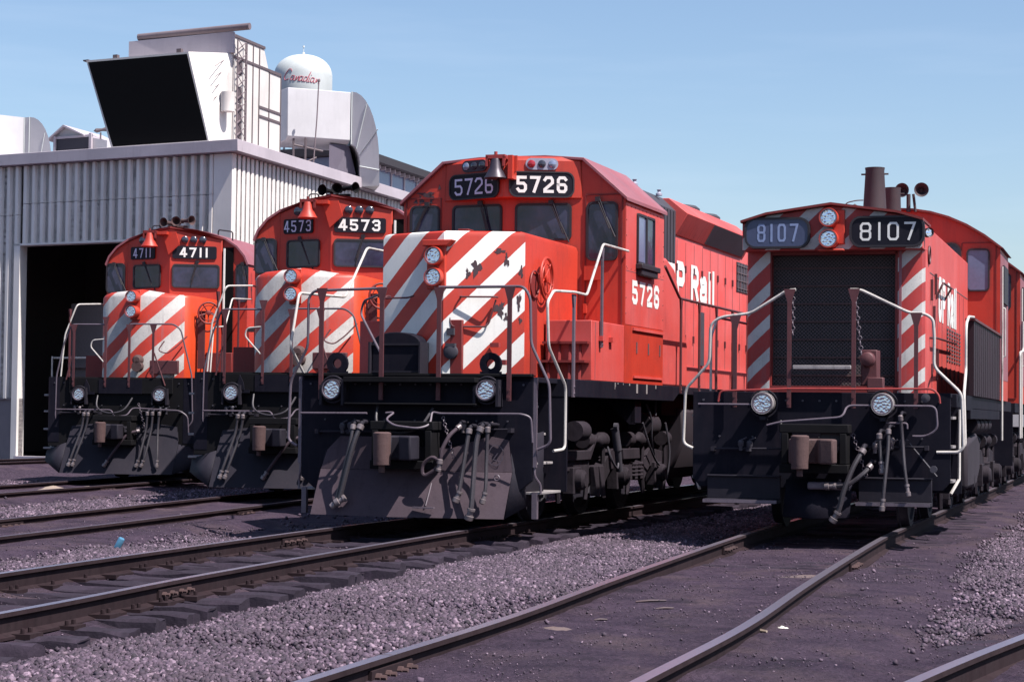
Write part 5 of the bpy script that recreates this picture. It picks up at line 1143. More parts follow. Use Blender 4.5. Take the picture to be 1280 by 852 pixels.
for b in (2.15, 2.6, 3.05, 3.78, 4.64): q.box(.70, .719, b, b + .05, 8.7, 11.95 if b < 3.4 else 11.4)
for z, b0, b1 in ((11.38, 1.3, 4.65), (10.20, 3.05, 4.65), (9.93, 3.05, 4.65)): q.box(.695, .719, b0, b1, z, z + .07)
q.box(.69, .72, 1.3, 3.45, 11.98, 12.06); q.box(.69, .72, 3.75, 4.65, 11.36, 11.42)
obl(q).build('panel_seam', M_seam, TW)
q = MB()
for z0, z1 in ((8.9, 10.1), (10.15, 10.6), (10.95, 11.35)): q.box(.700, .7195, 1.50, 1.85, z0, z1)
obl(q).build('dark_vent', M_seam, TW)
q = MB()
for b in (1.36, 1.92): q.tube([(.62, b, 8.75), (.62, b, 11.9)], .025, 5)
for k in range(9): q.tube([(.62, 1.36, 8.8 + .35 * k), (.62, 1.92, 9.1 + .35 * k)], .016, 5); q.tube([(.60, 1.36, 9.1 + .35 * k), (.60, 1.92, 8.8 + .35 * k)], .012, 5)
for b in (.35, 1.05): q.tube([(.9 if b > .5 else 1.0, b, 8.8), (.95 if b > .5 else 1.45, b, 11.2)], .018, 5)
for k in range(8): q.tube([(.90, .40, 8.9 + .3 * k), (.90, 1.05, 9.2 + .3 * k)], .012, 5)
obl(q).build('lattice_ladder', M_pipe, TW)
q = MB(); q.lathe((0, 0, 0), (0, 0, 1), [(0, .2), (.55, .2), (.56, 0)], 16); v_ = FD * .62 + SD * .75
q.v = [(x + v_.x, y + v_.y, z + 9.75) for x, y, z in q.v]; q.build('round_fan_box', M_panel, TW)
# big elbow duct on the right
def W3(px, y, Z):  # helper only for listing real-world positions of far roof plant
    return Vector(((px - 640) / FPX * Z, Z, 0))
DU = empty('elbow_duct', (0, 0, 0)); tag(DU, 'large galvanised duct that bends down in a seamed quarter elbow beside the water tower', 'duct')
P0 = W3(355, 0, 65.3); P1 = W3(435, 0, 66.2); dv = (P1 - P0).normalized(); bk_ = Vector((-dv.y, dv.x, 0))
q = MB(); zt, zb = 11.56, 9.88; ring_ = lambda P: [(P.x, P.y, zb + .12), (P.x, P.y, zt - .02), (P.x + bk_.x * 1.9, P.y + 1.9 * bk_.y, zt), (P.x + bk_.x * 1.9, P.y + 1.9 * bk_.y, zb), (P.x + bk_.x * .2, P.y + .2 * bk_.y, zb)]
q.loft([ring_(P0), ring_(P1 - dv * .02)]); q.build('duct_body', M_duct, DU, bevel=.02)
ex = Vector((.876, -.482, 0)); pt = lambda s, z: P1 + ex * s + Vector((0, 0, z))
out = [(1.08 * math.sin(a), zt - 2.35 * (1 - math.cos(a))) for a in [math.pi / 2 * k / 9 for k in range(10)]] + [(1.10, 8.5)]
inn = [(0.36, 8.5), (.36, 9.3), (.30, 9.55), (.18, 9.78), (0, zb)]
q = MB(); o2 = SD * 1.8; prof = out + inn; o2 = Vector((-.16, 1, 0)) * 1.8; q.loft([[pt(s, z) for s, z in prof], [pt(s, z) + o2 for s, z in prof]]); q.build('duct_elbow', M_duct, DU)
q = MB(); nrm = Vector((-.482, -.876, 0)) * .015
for (s0, z0), (s1, z1) in (((.02, zb), (.02, zt)), ((.22, 9.72), (.60, 11.15)), ((.32, 9.5), (1.02, 10.3)), ((.36, 9.15), (1.09, 9.0))):
    q.tube([pt(s0, z0) + nrm, pt(s1, z1) + nrm], .018, 4)
q.build('duct_seam', M_tankw, DU)
q = MB(); A_ = W3(408, 0, 66.0); B_ = W3(446, 0, 66.4); q.loft([[(A_.x, A_.y, 8.5), (B_.x, B_.y, 8.5), (B_.x, B_.y + 1.6, 8.5), (A_.x, A_.y + 1.6, 8.5)], [(A_.x, A_.y, zb - .02), (B_.x - .35, B_.y, zb - .02), (B_.x - .35, B_.y + 1.6, zb - .02), (A_.x, A_.y + 1.6, zb - .02)]]); q.build('down_duct', paint('shaded_duct', (.10, .085, .12), dirt=(.05, .04, .05), amt=.4, rough=.7), DU)  # shade under the bend is put into this dark duct colour
# lightning rod in front of it
LR = MB(); a_ = W3(392, 0, 64.8); LR.tube([(a_.x - .12, a_.y, 8.6), (a_.x, a_.y, 10.5), (a_.x + .04, a_.y, 11.65)], .022, 6); LR.lathe((a_.x + .04, a_.y, 11.63), (0, 0, 1), [(0, .02), (.03, .05), (.08, .05), (.1, 0)], 8)
tag(LR.build('thin_mast', M_pipe), 'thin dark mast with a knob on top rising in front of the galvanised elbow duct', 'mast')
FRM = MB()
for p0, p1 in (((363, 65.5, 8.6), (363, 65.5, 10)), ((363, 65.5, 9.0), (392, 65.9, 9.4)), ((363, 65.5, 9.75), (400, 65.9, 9.6)), ((378, 65.6, 8.6), (378, 65.6, 10))):
    A = W3(p0[0], 0, p0[1]); B = W3(p1[0], 0, p1[1]); FRM.tube([(A.x, A.y, p0[2]), (B.x, B.y, p1[2])], .035, 5)
tag(FRM.build('duct_support_frame', M_seam), 'dark steel support frame under the level run of the big galvanised duct', 'frame')
# left duct
DU2 = empty('elbow_duct', (0, 0, 0)); tag(DU2, 'smaller grey elbow duct on the shed roof beside the little gabled ventilator house', 'duct')
Q0 = W3(-60, 0, 66); Q1 = W3(25, 0, 67.5); dv = (Q1 - Q0).normalized(); bk_ = Vector((-dv.y, dv.x, 0))
q = MB(); zt2 = 10.80; q.loft([[(P.x, P.y, 8.6), (P.x, P.y, zt2), (P.x + bk_.x * 1.5, P.y + 1.5 * bk_.y, zt2), (P.x + bk_.x * 1.5, P.y + 1.5 * bk_.y, 8.6)] for P in (Q0, Q1)]); q.build('duct_body', M_duct, DU2)
q = MB(); pt2 = lambda s, z: Q1 + ex * s + Vector((0, 0, z)); prof = [(0, zt2), (.22, zt2)] + [(.22 + .95 * math.sin(a), zt2 - 1.5 * (1 - math.cos(a))) for a in [math.pi / 2 * k / 8 for k in range(1, 9)]] + [(1.18, 8.5), (0, 8.5)]
q.loft([[pt2(s, z) for s, z in prof], [pt2(s, z) + Vector((-.25, 1, 0)) * 1.5 for s, z in prof]]); q.build('duct_elbow', M_duct, DU2)
q = MB()
for (s0, z0), (s1, z1) in (((.01, 8.6), (.01, zt2)), ((.22, 8.6), (.22, zt2)), ((.55, 8.7), (.88, 10.25))): q.tube([pt2(s0, z0) + nrm, pt2(s1, z1) + nrm], .014, 4)
q.build('duct_seam', M_tankw, DU2)
# little gabled roof house with a louvre
GH = empty('roof_house', CB); tag(GH, 'small gabled ventilator house with a dark louvred front on the shed roof', 'roof house')
q = MB(); q.prism([(11.75, 8.6), (11.75, 10.55), (11.2, 10.88), (10.4, 10.55), (9.4, 10.35), (9.4, 8.6)], 'y', 8.0, 10.5); obl(q).build('house_wall', M_duct, GH)
q = MB(); q.prism([(11.9, 10.50), (11.2, 10.96), (10.3, 10.58), (10.3, 10.54), (11.2, 10.89), (11.9, 10.45)], 'y', 7.8, 10.6); obl(q).build('house_roof', M_fascia, GH)
q = MB(); q.box(10.1, 11.56, 7.93, 7.99, 8.9, 10.5); obl(q).build('louvre', M_grille, GH)
q = MB(); q.box(10.0, 10.1, 7.85, 7.99, 8.9, 10.62); q.box(11.56, 11.64, 7.85, 7.99, 8.9, 10.6); q.box(10.0, 11.64, 7.9, 7.99, 10.5, 10.58); obl(q).build('louvre_frame', M_fascia, GH)
v_ = FD * 10.3 + SD * 9
q = MB(); q.tube([(v_.x, v_.y, 10.5), (v_.x, v_.y, 10.8)], .03, 6); q.lathe((v_.x - .25, v_.y, 10.85), (1, 0, .15), [(0, .0), (.1, .08), (.3, .05), (.55, .1), (.6, 0)], 10); q.build('roof_cowl', M_seam, GH)
VS = MB(); VS.tube([(0, 0, 8.6), (.0, 0, 9.9)], .05, 6); VS.box(-.10, .10, -.1, .1, 9.1, 9.9); v_ = CB + FD * 5.6 + SD * 3; VS.v = [(x + v_.x, y + v_.y, z) for x, y, z in VS.v]
tag(VS.build('roof_vent_box', M_gasket), 'narrow dark vent box on the shed roof between the gabled house and black duct mouth', 'vent')
# clerestory of the higher bay behind
CL = empty('monitor_roof', CB); tag(CL, 'raised monitor roof with blue grey panes and a dark overhanging edge along the top of the shed', 'roof')
q = MB(); q.box(1.5, 12, 12, 60, 8.6, 9.92); obl(q).build('monitor_wall', M_pane, CL)
q = MB(); q.box(1.05, 12.4, 11.5, 60, 9.94, 10.20); obl(q).build('roof_edge', flat('dark_roof_edge', (.024, .021, .028), .8), CL)
q = MB()
for k in range(34): q.box(1.46, 1.499, 12.1 + 1.35 * k, 12.18 + 1.35 * k, 8.7, 9.92); 
for k in range(80): q.box(1.3, 1.499, 12.1 + .5 * k, 12.2 + .5 * k, 9.80, 9.925)
q.box(1.44, 1.499, 12, 60, 8.6, 8.7); obl(q).build('window_mullion', M_fascia, CL)
FL = MB(); v_ = CB + FD * .6 + SD * 17.5; FL.lathe((v_.x, v_.y, 9.45), (.6, -.8, 0), [(-.1, .02), (0, .10), (.25, .12), (.35, .05)], 14); FL.tube([(v_.x, v_.y, 8.7), (v_.x, v_.y, 9.4)], .03, 6); FL.lathe((v_.x - .25, v_.y, 9.32), (.6, -.8, 0), [(0, .05), (.2, .07), (.2, 0)], 10)
tag(FL.build('roof_floodlight', M_tankw), 'small white floodlight on the shed roof edge beside the cab of locomotive 5726', 'floodlight')
# ---- water tower far behind
WT = empty('water_tower', (W3(374, 0, 230).x, 230, 0)); tag(WT, 'white domed water tower with red script lettering, far behind the shed roof', 'water tower')
k_ = 230 / FPX; Rw = 36.5 * k_; ztop = (515.5 - 66) * k_ + 1.275; zsh = (515.5 - 93) * k_ + 1.275; zbt = (515.5 - 128) * k_ + 1.275
q = MB(); prof = [(zbt - 2.6, .1), (zbt - 2.0, Rw * .55), (zbt - .8, Rw * .9), (zbt, Rw), (zsh - .2, Rw)] + [(zsh + (ztop - zsh) * math.sin(a), Rw * math.cos(a) ** .85) for a in [math.pi / 2 * k / 12 for k in range(12)]] + [(ztop, .05)]
q.lathe((0, 0, 0), (0, 0, 1), prof, 64); q.lathe((0, 0, ztop - .05), (0, 0, 1), [(0, .2), (.3, .15), (.35, .05), (.9, .03), (.9, .12), (1.1, .1), (1.1, 0)], 10); q.build('tank', M_tankw, WT, sharp=60)
q = MB(); q.cyl((0, 0, -.3), (0, 0, zbt - 2), .9, n=24)
for k in range(6):
    a = math.pi / 3 * k + .3; q.cyl((Rw * 1.1 * math.cos(a), Rw * 1.1 * math.sin(a), -.3), (Rw * .93 * math.cos(a), Rw * .93 * math.sin(a), zbt - .5), .14, n=10)
q.build('leg', M_tankw, WT)
q = MB()
scr = [[(.95, .78), (.8, .98), (.55, .95), (.25, .6), (.1, .2), (.3, -.02), (.7, .12)],
       [(1.35, .40), (1.1, .42), (.95, .15), (1.1, .0), (1.3, .2), (1.42, .42), (1.35, .05), (1.5, .0)],
       [(1.55, .0), (1.68, .40), (1.70, .1), (1.95, .42), (2.0, .30), (1.92, .03), (2.08, .02)],
       [(2.42, .40), (2.18, .42), (2.05, .15), (2.2, .0), (2.4, .2), (2.5, .42), (2.42, .05), (2.6, .0)],
       [(2.98, .40), (2.75, .42), (2.62, .15), (2.75, .0), (2.98, .2), (3.3, .95), (3.02, .05), (3.15, .0)],
       [(3.30, .40), (3.22, .03), (3.35, .02)], [(3.42, .62), (3.43, .66)],
       [(3.80, .40), (3.56, .42), (3.44, .15), (3.58, .0), (3.78, .2), (3.88, .42), (3.80, .05), (3.95, .0)],
       [(4.0, .0), (4.12, .40), (4.14, .1), (4.38, .42), (4.43, .30), (4.36, .03), (4.52, .05)]]
def onT(s, t):
    px = 357 + (s + .25 * t) / 4.5 * 45; x = (px - 379) * k_; z = (515.5 - (102.5 + (s - 0) * .9 - t * 14)) * k_ + 1.275
    x = max(-Rw * .98, min(Rw * .98, x)); y = -math.sqrt(max(0, (Rw + .03) ** 2 - x * x)); return (x, y, z)
for st_ in scr:
    P = sm([(a, b, 0) for a, b in st_], 4) if len(st_) > 2 else [Vector((*p, 0)) for p in st_]
    q.tube([onT(p.x, p.y) for p in P], .042, 5)
q.build('red_script_lettering', M_script, WT)
# ================================================================== tracks
def spl(pts, n=14):
    P = [Vector((x, y, 0)) for x, y in pts]; return sm(P, n)
TR = {}
def along(o, yaw, s): return (o[0] + math.sin(yaw) * s, o[1] + math.cos(yaw) * s)
TR['centre'] = spl([(-6.9, 2), (-5.45, 8), (-3.97, 13.2), (-3.2, 16.4), (-2.24, 19.9), (-1.28, 23.2)] + [along((-1.094, 23.755), .323, s) for s in (2, 8, 20, 45, 90)])
TR['right'] = spl([(-2.9, 0), (-1.35, 6), (-.19, 10), (.71, 13), (1.50, 16.05), (2.36, 19.3), (3.37, 23.0)] + [along((3.45, 23.287), .294, s) for s in (2, 8, 20, 45, 90)])
TR['second'] = spl([(-9.4, 6), (-7.5, 14), (-5.92, 21.07), (-5.2, 24.3), (-4.4, 28.1), (-3.82, 30.9)] + [along((-3.53, 32.0), .21, s) for s in (2, 8, 20, 45, 90)])
TR['first'] = spl([(-13.2, 10), (-10.6, 22), (-8.55, 32.4), (-7.75, 36.0)] + [along((-7.18, 38.3), .185, s) for s in (2, 8, 20, 45, 80)])
TR['door'] = spl([(-24.5, 20), (-19.5, 34), (-14.9, 46), (-12.6, 53.5), (-10.8, 60), (-7.5, 72), (-4.5, 82)])
TR['edge'] = spl([(-1.6, 2), (.9, 6), (2.75, 10.1), (4.35, 13.3), (6.2, 17), (9.4, 23.0), (14.5, 33), (24, 53)])
def offs(P, d):
    out = []
    for i, p in enumerate(P):
        t = (P[min(i + 1, len(P) - 1)] - P[max(i - 1, 0)]).normalized(); out.append(p + Vector((t.y, -t.x, 0)) * d)
    return out
RAILP = [(-.036, 0.0), (.036, 0.0), (.038, -.028), (.012, -.045), (.010, -.13), (.070, -.150), (.070, -.168), (-.070, -.168), (-.070, -.150), (-.010, -.13), (-.012, -.045), (-.038, -.028)]
def rail_obj(P, name, label, group='running rails of the yard tracks', shiny=True):
    mb = MB(); n = len(RAILP); o = 0
    pr = RAILP
    for i, p in enumerate(P):
        t = (P[min(i + 1, len(P) - 1)] - P[max(i - 1, 0)]).normalized(); r = Vector((t.y, -t.x, 0))
        mb.v += [tuple(p + r * a + Vector((0, 0, b))) for a, b in pr]
    for i in range(len(P) - 1):
        for k in range(n):
            j = (k + 1) % n; mb.f.append((i * n + k, i * n + j, (i + 1) * n + j, (i + 1) * n + k)); mb.m.append(1 if k == 0 else 0)
    ob = mb.build(name, [M_rrust, M_steel if shiny else M_steeld])
    tag(ob, label, 'rail', group); return ob
RN_ = {'centre': 'the track of centre locomotive 5726', 'right': 'the track in front of locomotive 8107', 'second': 'the track of locomotive 4573', 'first': 'the track of locomotive 4711', 'door': 'the farthest track, running into the shed doorway', 'edge': 'the track cutting the lower right corner'}
RN = {'centre': 'the track locomotive 5726 stands on', 'right': 'the track switcher 8107 with the radiator opening stands on', 'second': 'the track of locomotive 4573, between two other locomotives', 'first': 'the track of locomotive 4711, nearest the shed', 'door': 'the farthest track, running into the dark shed doorway', 'edge': 'the empty bright track nearest the camera beside the gravel'}
RO = {}
for k, P in TR.items():
    for s, nm in ((-.752, 'shed side'), (.752, 'gravel side')):
        RO[k, s] = rail_obj(offs(P, s), 'rail', '%s rail of %s' % (nm, RN[k]), shiny=k in ('centre', 'right', 'edge'))
def joint(k, s, yy, ln=.62):
    """bolted joint bar on the camera side of a rail"""
    P = offs(TR[k], s); i = min(range(len(P)), key=lambda q: abs(P[q].y - yy)); t = (P[i + 1] - P[i - 1]).normalized(); r = Vector((t.y, -t.x, 0))
    f = (yy - P[i].y) / t.y; c = P[i] + t * f
    for sd in (1, -1):
        mb = MB()
        a = [c + t * (-ln / 2) + r * sd * q + Vector((0, 0, z)) for q, z in ((.014, -.048), (.034, -.052), (.030, -.125), (.014, -.132))]
        mb.loft([a, [p + t * ln for p in a]]); o = mb.build('joint_bar', M_rrust, RO[k, s])
        b = MB()
        for q in (-.24, -.09, .09, .24): b.lathe(c + t * q + r * sd * .028 + Vector((0, 0, -.088)), r * sd, [(0, .022), (.03, .022), (.032, .014), (.06, .014), (.06, 0)], 6)
        b.build('track_bolt', M_rust, o)
    g = MB(); g.loft([[c + r * q + Vector((0, 0, .0015)) - t * .006 for q in (-.034, .034)], [c + r * q + Vector((0, 0, .0015)) + t * .006 for q in (-.034, .034)]], closed=False); g.build('rail_gap', M_seam, RO[k, s])
joint('centre', .752, 15.85); joint('centre', -.752, 22.3); joint('second', .752, 28.2); joint('second', -.752, 24.6); joint('right', -.752, 21.8); joint('right', .752, 19.5); joint('first', .752, 36.0); joint('right', -.752, 11.1)
# ---- ties
def tie(P, s_at, zt, seed, L_=2.6, plates=False):
    R = random.Random(seed)
    d = 0; 
    for i in range(len(P) - 1):
        l = (P[i + 1] - P[i]).length
        if d + l >= s_at: break
        d += l
    t = (P[i + 1] - P[i]).normalized(); c = P[i] + t * (s_at - d); r = Vector((t.y, -t.x, 0))
    ang = R.uniform(-.035, .035); r2 = Vector((r.x * math.cos(ang) - r.y * math.sin(ang), r.x * math.sin(ang) + r.y * math.cos(ang), 0)); t2 = Vector((-r2.y, r2.x, 0))
    mb = MB(); rings = []; n = 15; sh = R.uniform(-.10, .10); wv = R.uniform(0, 6)
    for k in range(n):
        u = -L_ / 2 + L_ * k / (n - 1) + sh; hw = .110 + R.uniform(-.016, .012); e = .03 if k in (0, n - 1) else 0
        dz = [R.uniform(-.020, .012) for _ in range(4)]
        rings.append([c + r2 * (u + R.uniform(-.012, .012) * (k in (0, n - 1))) + t2 * v + Vector((0, 0, z)) for v, z in ((-hw - .01, zt - .16), (-hw, zt - .022 + dz[0] - e * .3), (-hw * .80, zt + dz[1] - e * .2), (0, zt + dz[2] - .006), (hw * .80, zt + dz[3] - e * .2), (hw, zt - .022 + dz[0]), (hw + .01, zt - .16))])
    mb.loft(rings); o = mb.build('railway_tie', M_wood, sharp=25)
    if plates and c.y < 27:
        for g in (-.752, .752):
            q = MB(); b0 = c + r * g; co = [b0 + r * u + t * v for u, v in ((-.17, -.09), (.17, -.09), (.17, .09), (-.17, .09))]
            q.loft([[Vector((p.x, p.y, zt - .02)) for p in co], [Vector((p.x, p.y, zt + .014)) for p in co]])
            for u in (-.10, .10):
                for v in (-.05, .05):
                    if R.random() < .75: q.lathe(b0 + r * u + t * v * (1 if u > 0 else -1) + Vector((0, 0, zt)), (0, 0, 1), [(0, .014), (.03, .016), (.045, .014), (.048, 0)], 7)
            q.build('tie_plate', M_rrust, o, whole=True)
    return o, c
def lenP(P): return sum((P[i + 1] - P[i]).length for i in range(len(P) - 1))
def run_ties(k, y0, y1, sp, zt, lab, grp):
    P = TR[k]; s = 0; n = 0; i = 0
    tot = lenP(P); s = .3
    while s < tot:
        # position estimate
        d = 0
        for i in range(len(P) - 1):
            l = (P[i + 1] - P[i]).length
            if d + l >= s: break
            d += l
        y = P[i].y + (P[i + 1] - P[i]).normalized().y * (s - d)
        if y0 <= y <= y1:
            o, c = tie(P, s, zt + random.uniform(-.025, .012), n * 31 + len(k), plates=(k == 'centre')); tag(o, lab, 'tie', grp); n += 1
        s += sp + random.uniform(-.05, .05)
    return n
run_ties('centre', 11.0, 36.0, .56, -.138, 'creosoted wooden tie with its end sticking out of the gravel in front of locomotive 5726', 'wooden ties of the track of locomotive 5726')
run_ties('right', 18.6, 40.0, .56, -.150, 'creosoted wooden tie beneath switcher 8107 and its radiator end', 'wooden ties of the track of switcher 8107')
run_ties('second', 27.5, 40.0, .58, -.150, 'mostly buried wooden tie below locomotive 4573', 'wooden ties of the track of locomotive 4573')
run_ties('edge', 9.0, 14.5, .56, -.150, 'wooden tie of the empty track nearest the camera', 'wooden ties of the empty near track')
# ================================================================== ground
TN = list(TR)
TA = {k: np.array([(p.x, p.y) for p in TR[k]]) for k in TN}
def dist_tracks(x, y):
    """signed lateral distance to each track centreline"""
    out = {}
    for k in TN:
        A = TA[k]; xc = np.interp(y, A[:, 1], A[:, 0]); dy = np.gradient(A[:, 0], A[:, 1]); sl = np.interp(y, A[:, 1], dy)
        out[k] = (x - xc) / np.sqrt(1 + sl ** 2)
    return out
def vnoise(x, y, s, seed=0):
    """smooth value noise"""
    xi = np.floor(x / s).astype(np.int64); yi = np.floor(y / s).astype(np.int64); fx = x / s - xi; fy = y / s - yi
    def h(a, b):
        v = np.sin(a * 127.1 + b * 311.7 + seed * 17.3) * 43758.5453; return v - np.floor(v)
    sx = fx * fx * (3 - 2 * fx); sy = fy * fy * (3 - 2 * fy)
    return (h(xi, yi) * (1 - sx) + h(xi + 1, yi) * sx) * (1 - sy) + (h(xi, yi + 1) * (1 - sx) + h(xi + 1, yi + 1) * sx) * sy
def sstep(a, b, v): t = np.clip((v - a) / (b - a), 0, 1); return t * t * (3 - 2 * t)
IN = {'centre': -.196, 'right': -.105, 'second': -.095, 'first': -.09, 'door': -.09, 'edge': -.15}
WD = {'centre': 1.15, 'right': 1.35, 'second': 1.2, 'first': 1.1, 'door': 1.2, 'edge': 1.1}
def ground_h(x, y):
    d = dist_tracks(x, y); z = np.full_like(x, -.175); z += .05 * (vnoise(x, y, 3.1, 1) - .5) + .03 * (vnoise(x, y, .9, 2) - .5) + .012 * (vnoise(x, y, .25, 3) - .5)
    dirt = np.zeros_like(x)
    for k in TN:
        a = np.abs(d[k]); wd = WD[k] + .25 * (vnoise(x, y, 1.3, 5) - .5)
        if k == 'right': wd = wd - .55 * (d[k] < 0)
        if k == 'centre': wd = wd - .10
        m = 1 - sstep(wd, wd + .5, a)
        zz = IN[k] + (.045 if k == 'centre' else .026) * (vnoise(x, y, .62, 7) - .5) + .008 * (vnoise(x, y, .33, 8) - .5)
        if k == 'right': zz = zz - .055 * sstep(17.5, 20.5, y)     # cleaner ballast, ties showing near the locomotive
        near_rail = np.exp(-((a - .75) / .13) ** 2); zz = zz + near_rail * (.012 if k != 'centre' else .045)
        z = z * (1 - m) + zz * m
        dirt = np.maximum(dirt, 1 - sstep(wd, wd + (1.1 if k == 'right' else .8 if k != 'centre' else .25), a))
        if k == 'centre': z = z - .050 * np.exp(-((a - 1.30) / .24) ** 2) + .012 * (vnoise(x, y, .3, 40) - .5)
    # oily dirt between the right-hand track and the lower right corner
    e = sstep(1.0, 3.4, d['right']) * 0 + (d['right'] > 0) * (d['edge'] < 0) * (1 - sstep(12.0, 17.0, y + 1.5 * vnoise(x, y, 1.1, 9)))
    dirt = np.maximum(dirt, .85 * e)
    dirt = np.maximum(dirt, .8 * (d['second'] > -1.6) * (d['second'] < 2.6) * sstep(.35, .6, vnoise(x, y, 1.7, 4)) * (y > 18))
    return z, dirt
def axis_pts(lo, hi, step, far, g=1.35):
    a = list(np.arange(lo, hi + 1e-6, step)); s = step; v = hi
    while v < far: s *= g; v += s; a.append(v)
    s = step; v = lo; pre = []
    while v > -far: s *= g; v -= s; pre.append(v)
    return np.array(list(reversed(pre)) + a)
gx = axis_pts(-16, 13, .16, 2500); gy = axis_pts(7.5, 62, .20, 3000)
X, Y = np.meshgrid(gx, gy); Z, DM = ground_h(X.ravel(), Y.ravel())
Z = np.where((np.abs(X.ravel()) > 60) | (Y.ravel() > 90) | (Y.ravel() < -20), -.18, Z)
nx, ny = len(gx), len(gy); me = bpy.data.meshes.new('ground')
V = np.column_stack([X.ravel(), Y.ravel(), Z]).astype(np.float32)
ii = (np.arange(ny - 1)[:, None] * nx + np.arange(nx - 1)[None, :]).ravel(); F = np.column_stack([ii, ii + 1, ii + nx + 1, ii + nx]).astype(np.int32)
me.vertices.add(len(V)); me.vertices.foreach_set('co', V.ravel()); me.loops.add(F.size); me.loops.foreach_set('vertex_index', F.ravel())
me.polygons.add(len(F)); me.polygons.foreach_set('loop_start', np.arange(0, F.size, 4)); me.update(calc_edges=True); me.validate()
me.polygons.foreach_set('use_smooth', [True] * len(F))
at_ = me.attributes.new('dirt', 'FLOAT', 'POINT'); at_.data.foreach_set('value', DM.astype(np.float32))
G = bpy.data.objects.new('ground', me); COL.objects.link(G); tag(G, 'purple grey gravel and oily dirt ground of the rail yard', kind='structure')
gm = bpy.data.materials.new('yard_ground'); nt, N, Lk = nodes_of(gm); bs = N['Principled BSDF']
tc = N.new('ShaderNodeTexCoord').outputs['Object']; at = N.new('ShaderNodeAttribute'); at.attribute_name = 'dirt'
vor = N.new('ShaderNodeTexVoronoi'); vor.inputs['Scale'].default_value = 24; Lk.new(tc, vor.inputs['Vector'])
vbw = N.new('ShaderNodeRGBToBW'); Lk.new(vor.outputs['Color'], vbw.inputs[0])
n_f = noise(nt, tc, 40, 6, .75); n_m = noise(nt, tc, 3.2, 8, .72); n_l = noise(nt, tc, .8, 5, .6)
stone = mixc(nt, ramp(nt, vbw.outputs[0], .25, .85), (.026, .0155, .029), (.096, .064, .096))
dirtc = mixc(nt, ramp(nt, n_m, .35, .7), (.034, .0205, .040), (.094, .061, .093))
dirtc = mixc(nt, mth(nt, 'MULTIPLY', ramp(nt, n_f, .45, .75), .6), dirtc, (.013, .009, .015))
tan = noise(nt, tc, 1.0, 6, .6, (1.6, .9, 1)); dirtc = mixc(nt, mth(nt, 'MULTIPLY', ramp(nt, tan, .50, .68), .62), dirtc, (.105, .070, .078))
fac = mth(nt, 'ADD', at.outputs['Fac'], mth(nt, 'MULTIPLY', mth(nt, 'SUBTRACT', n_m, .5), .6))
oil = noise(nt, tc, 1.7, 6, .7); dirtc = mixc(nt, mth(nt, 'MULTIPLY', ramp(nt, oil, .56, .66), .65), dirtc, (.016, .011, .019))
base = mixc(nt, ramp(nt, fac, .35, .6), stone, dirtc); base = mixc(nt, mth(nt, 'MULTIPLY', ramp(nt, n_l, .4, .7), .3), base, (.018, .014, .021))
Lk.new(base, bs.inputs['Base Color']); bs.inputs['Roughness'].default_value = .93; bs.inputs['Specular IOR Level'].default_value = .2
hh = mth(nt, 'ADD', mth(nt, 'MULTIPLY', n_f, .55), mth(nt, 'MULTIPLY', n_m, 1.2)); hh = mth(nt, 'SUBTRACT', hh, mth(nt, 'MULTIPLY', vor.outputs['Distance'], .5))
hh = mth(nt, 'ADD', hh, mth(nt, 'MULTIPLY', noise(nt, tc, 130, 3, .7), .25)); bump(nt, hh, 1.0, .05, bs); me.materials.append(gm)
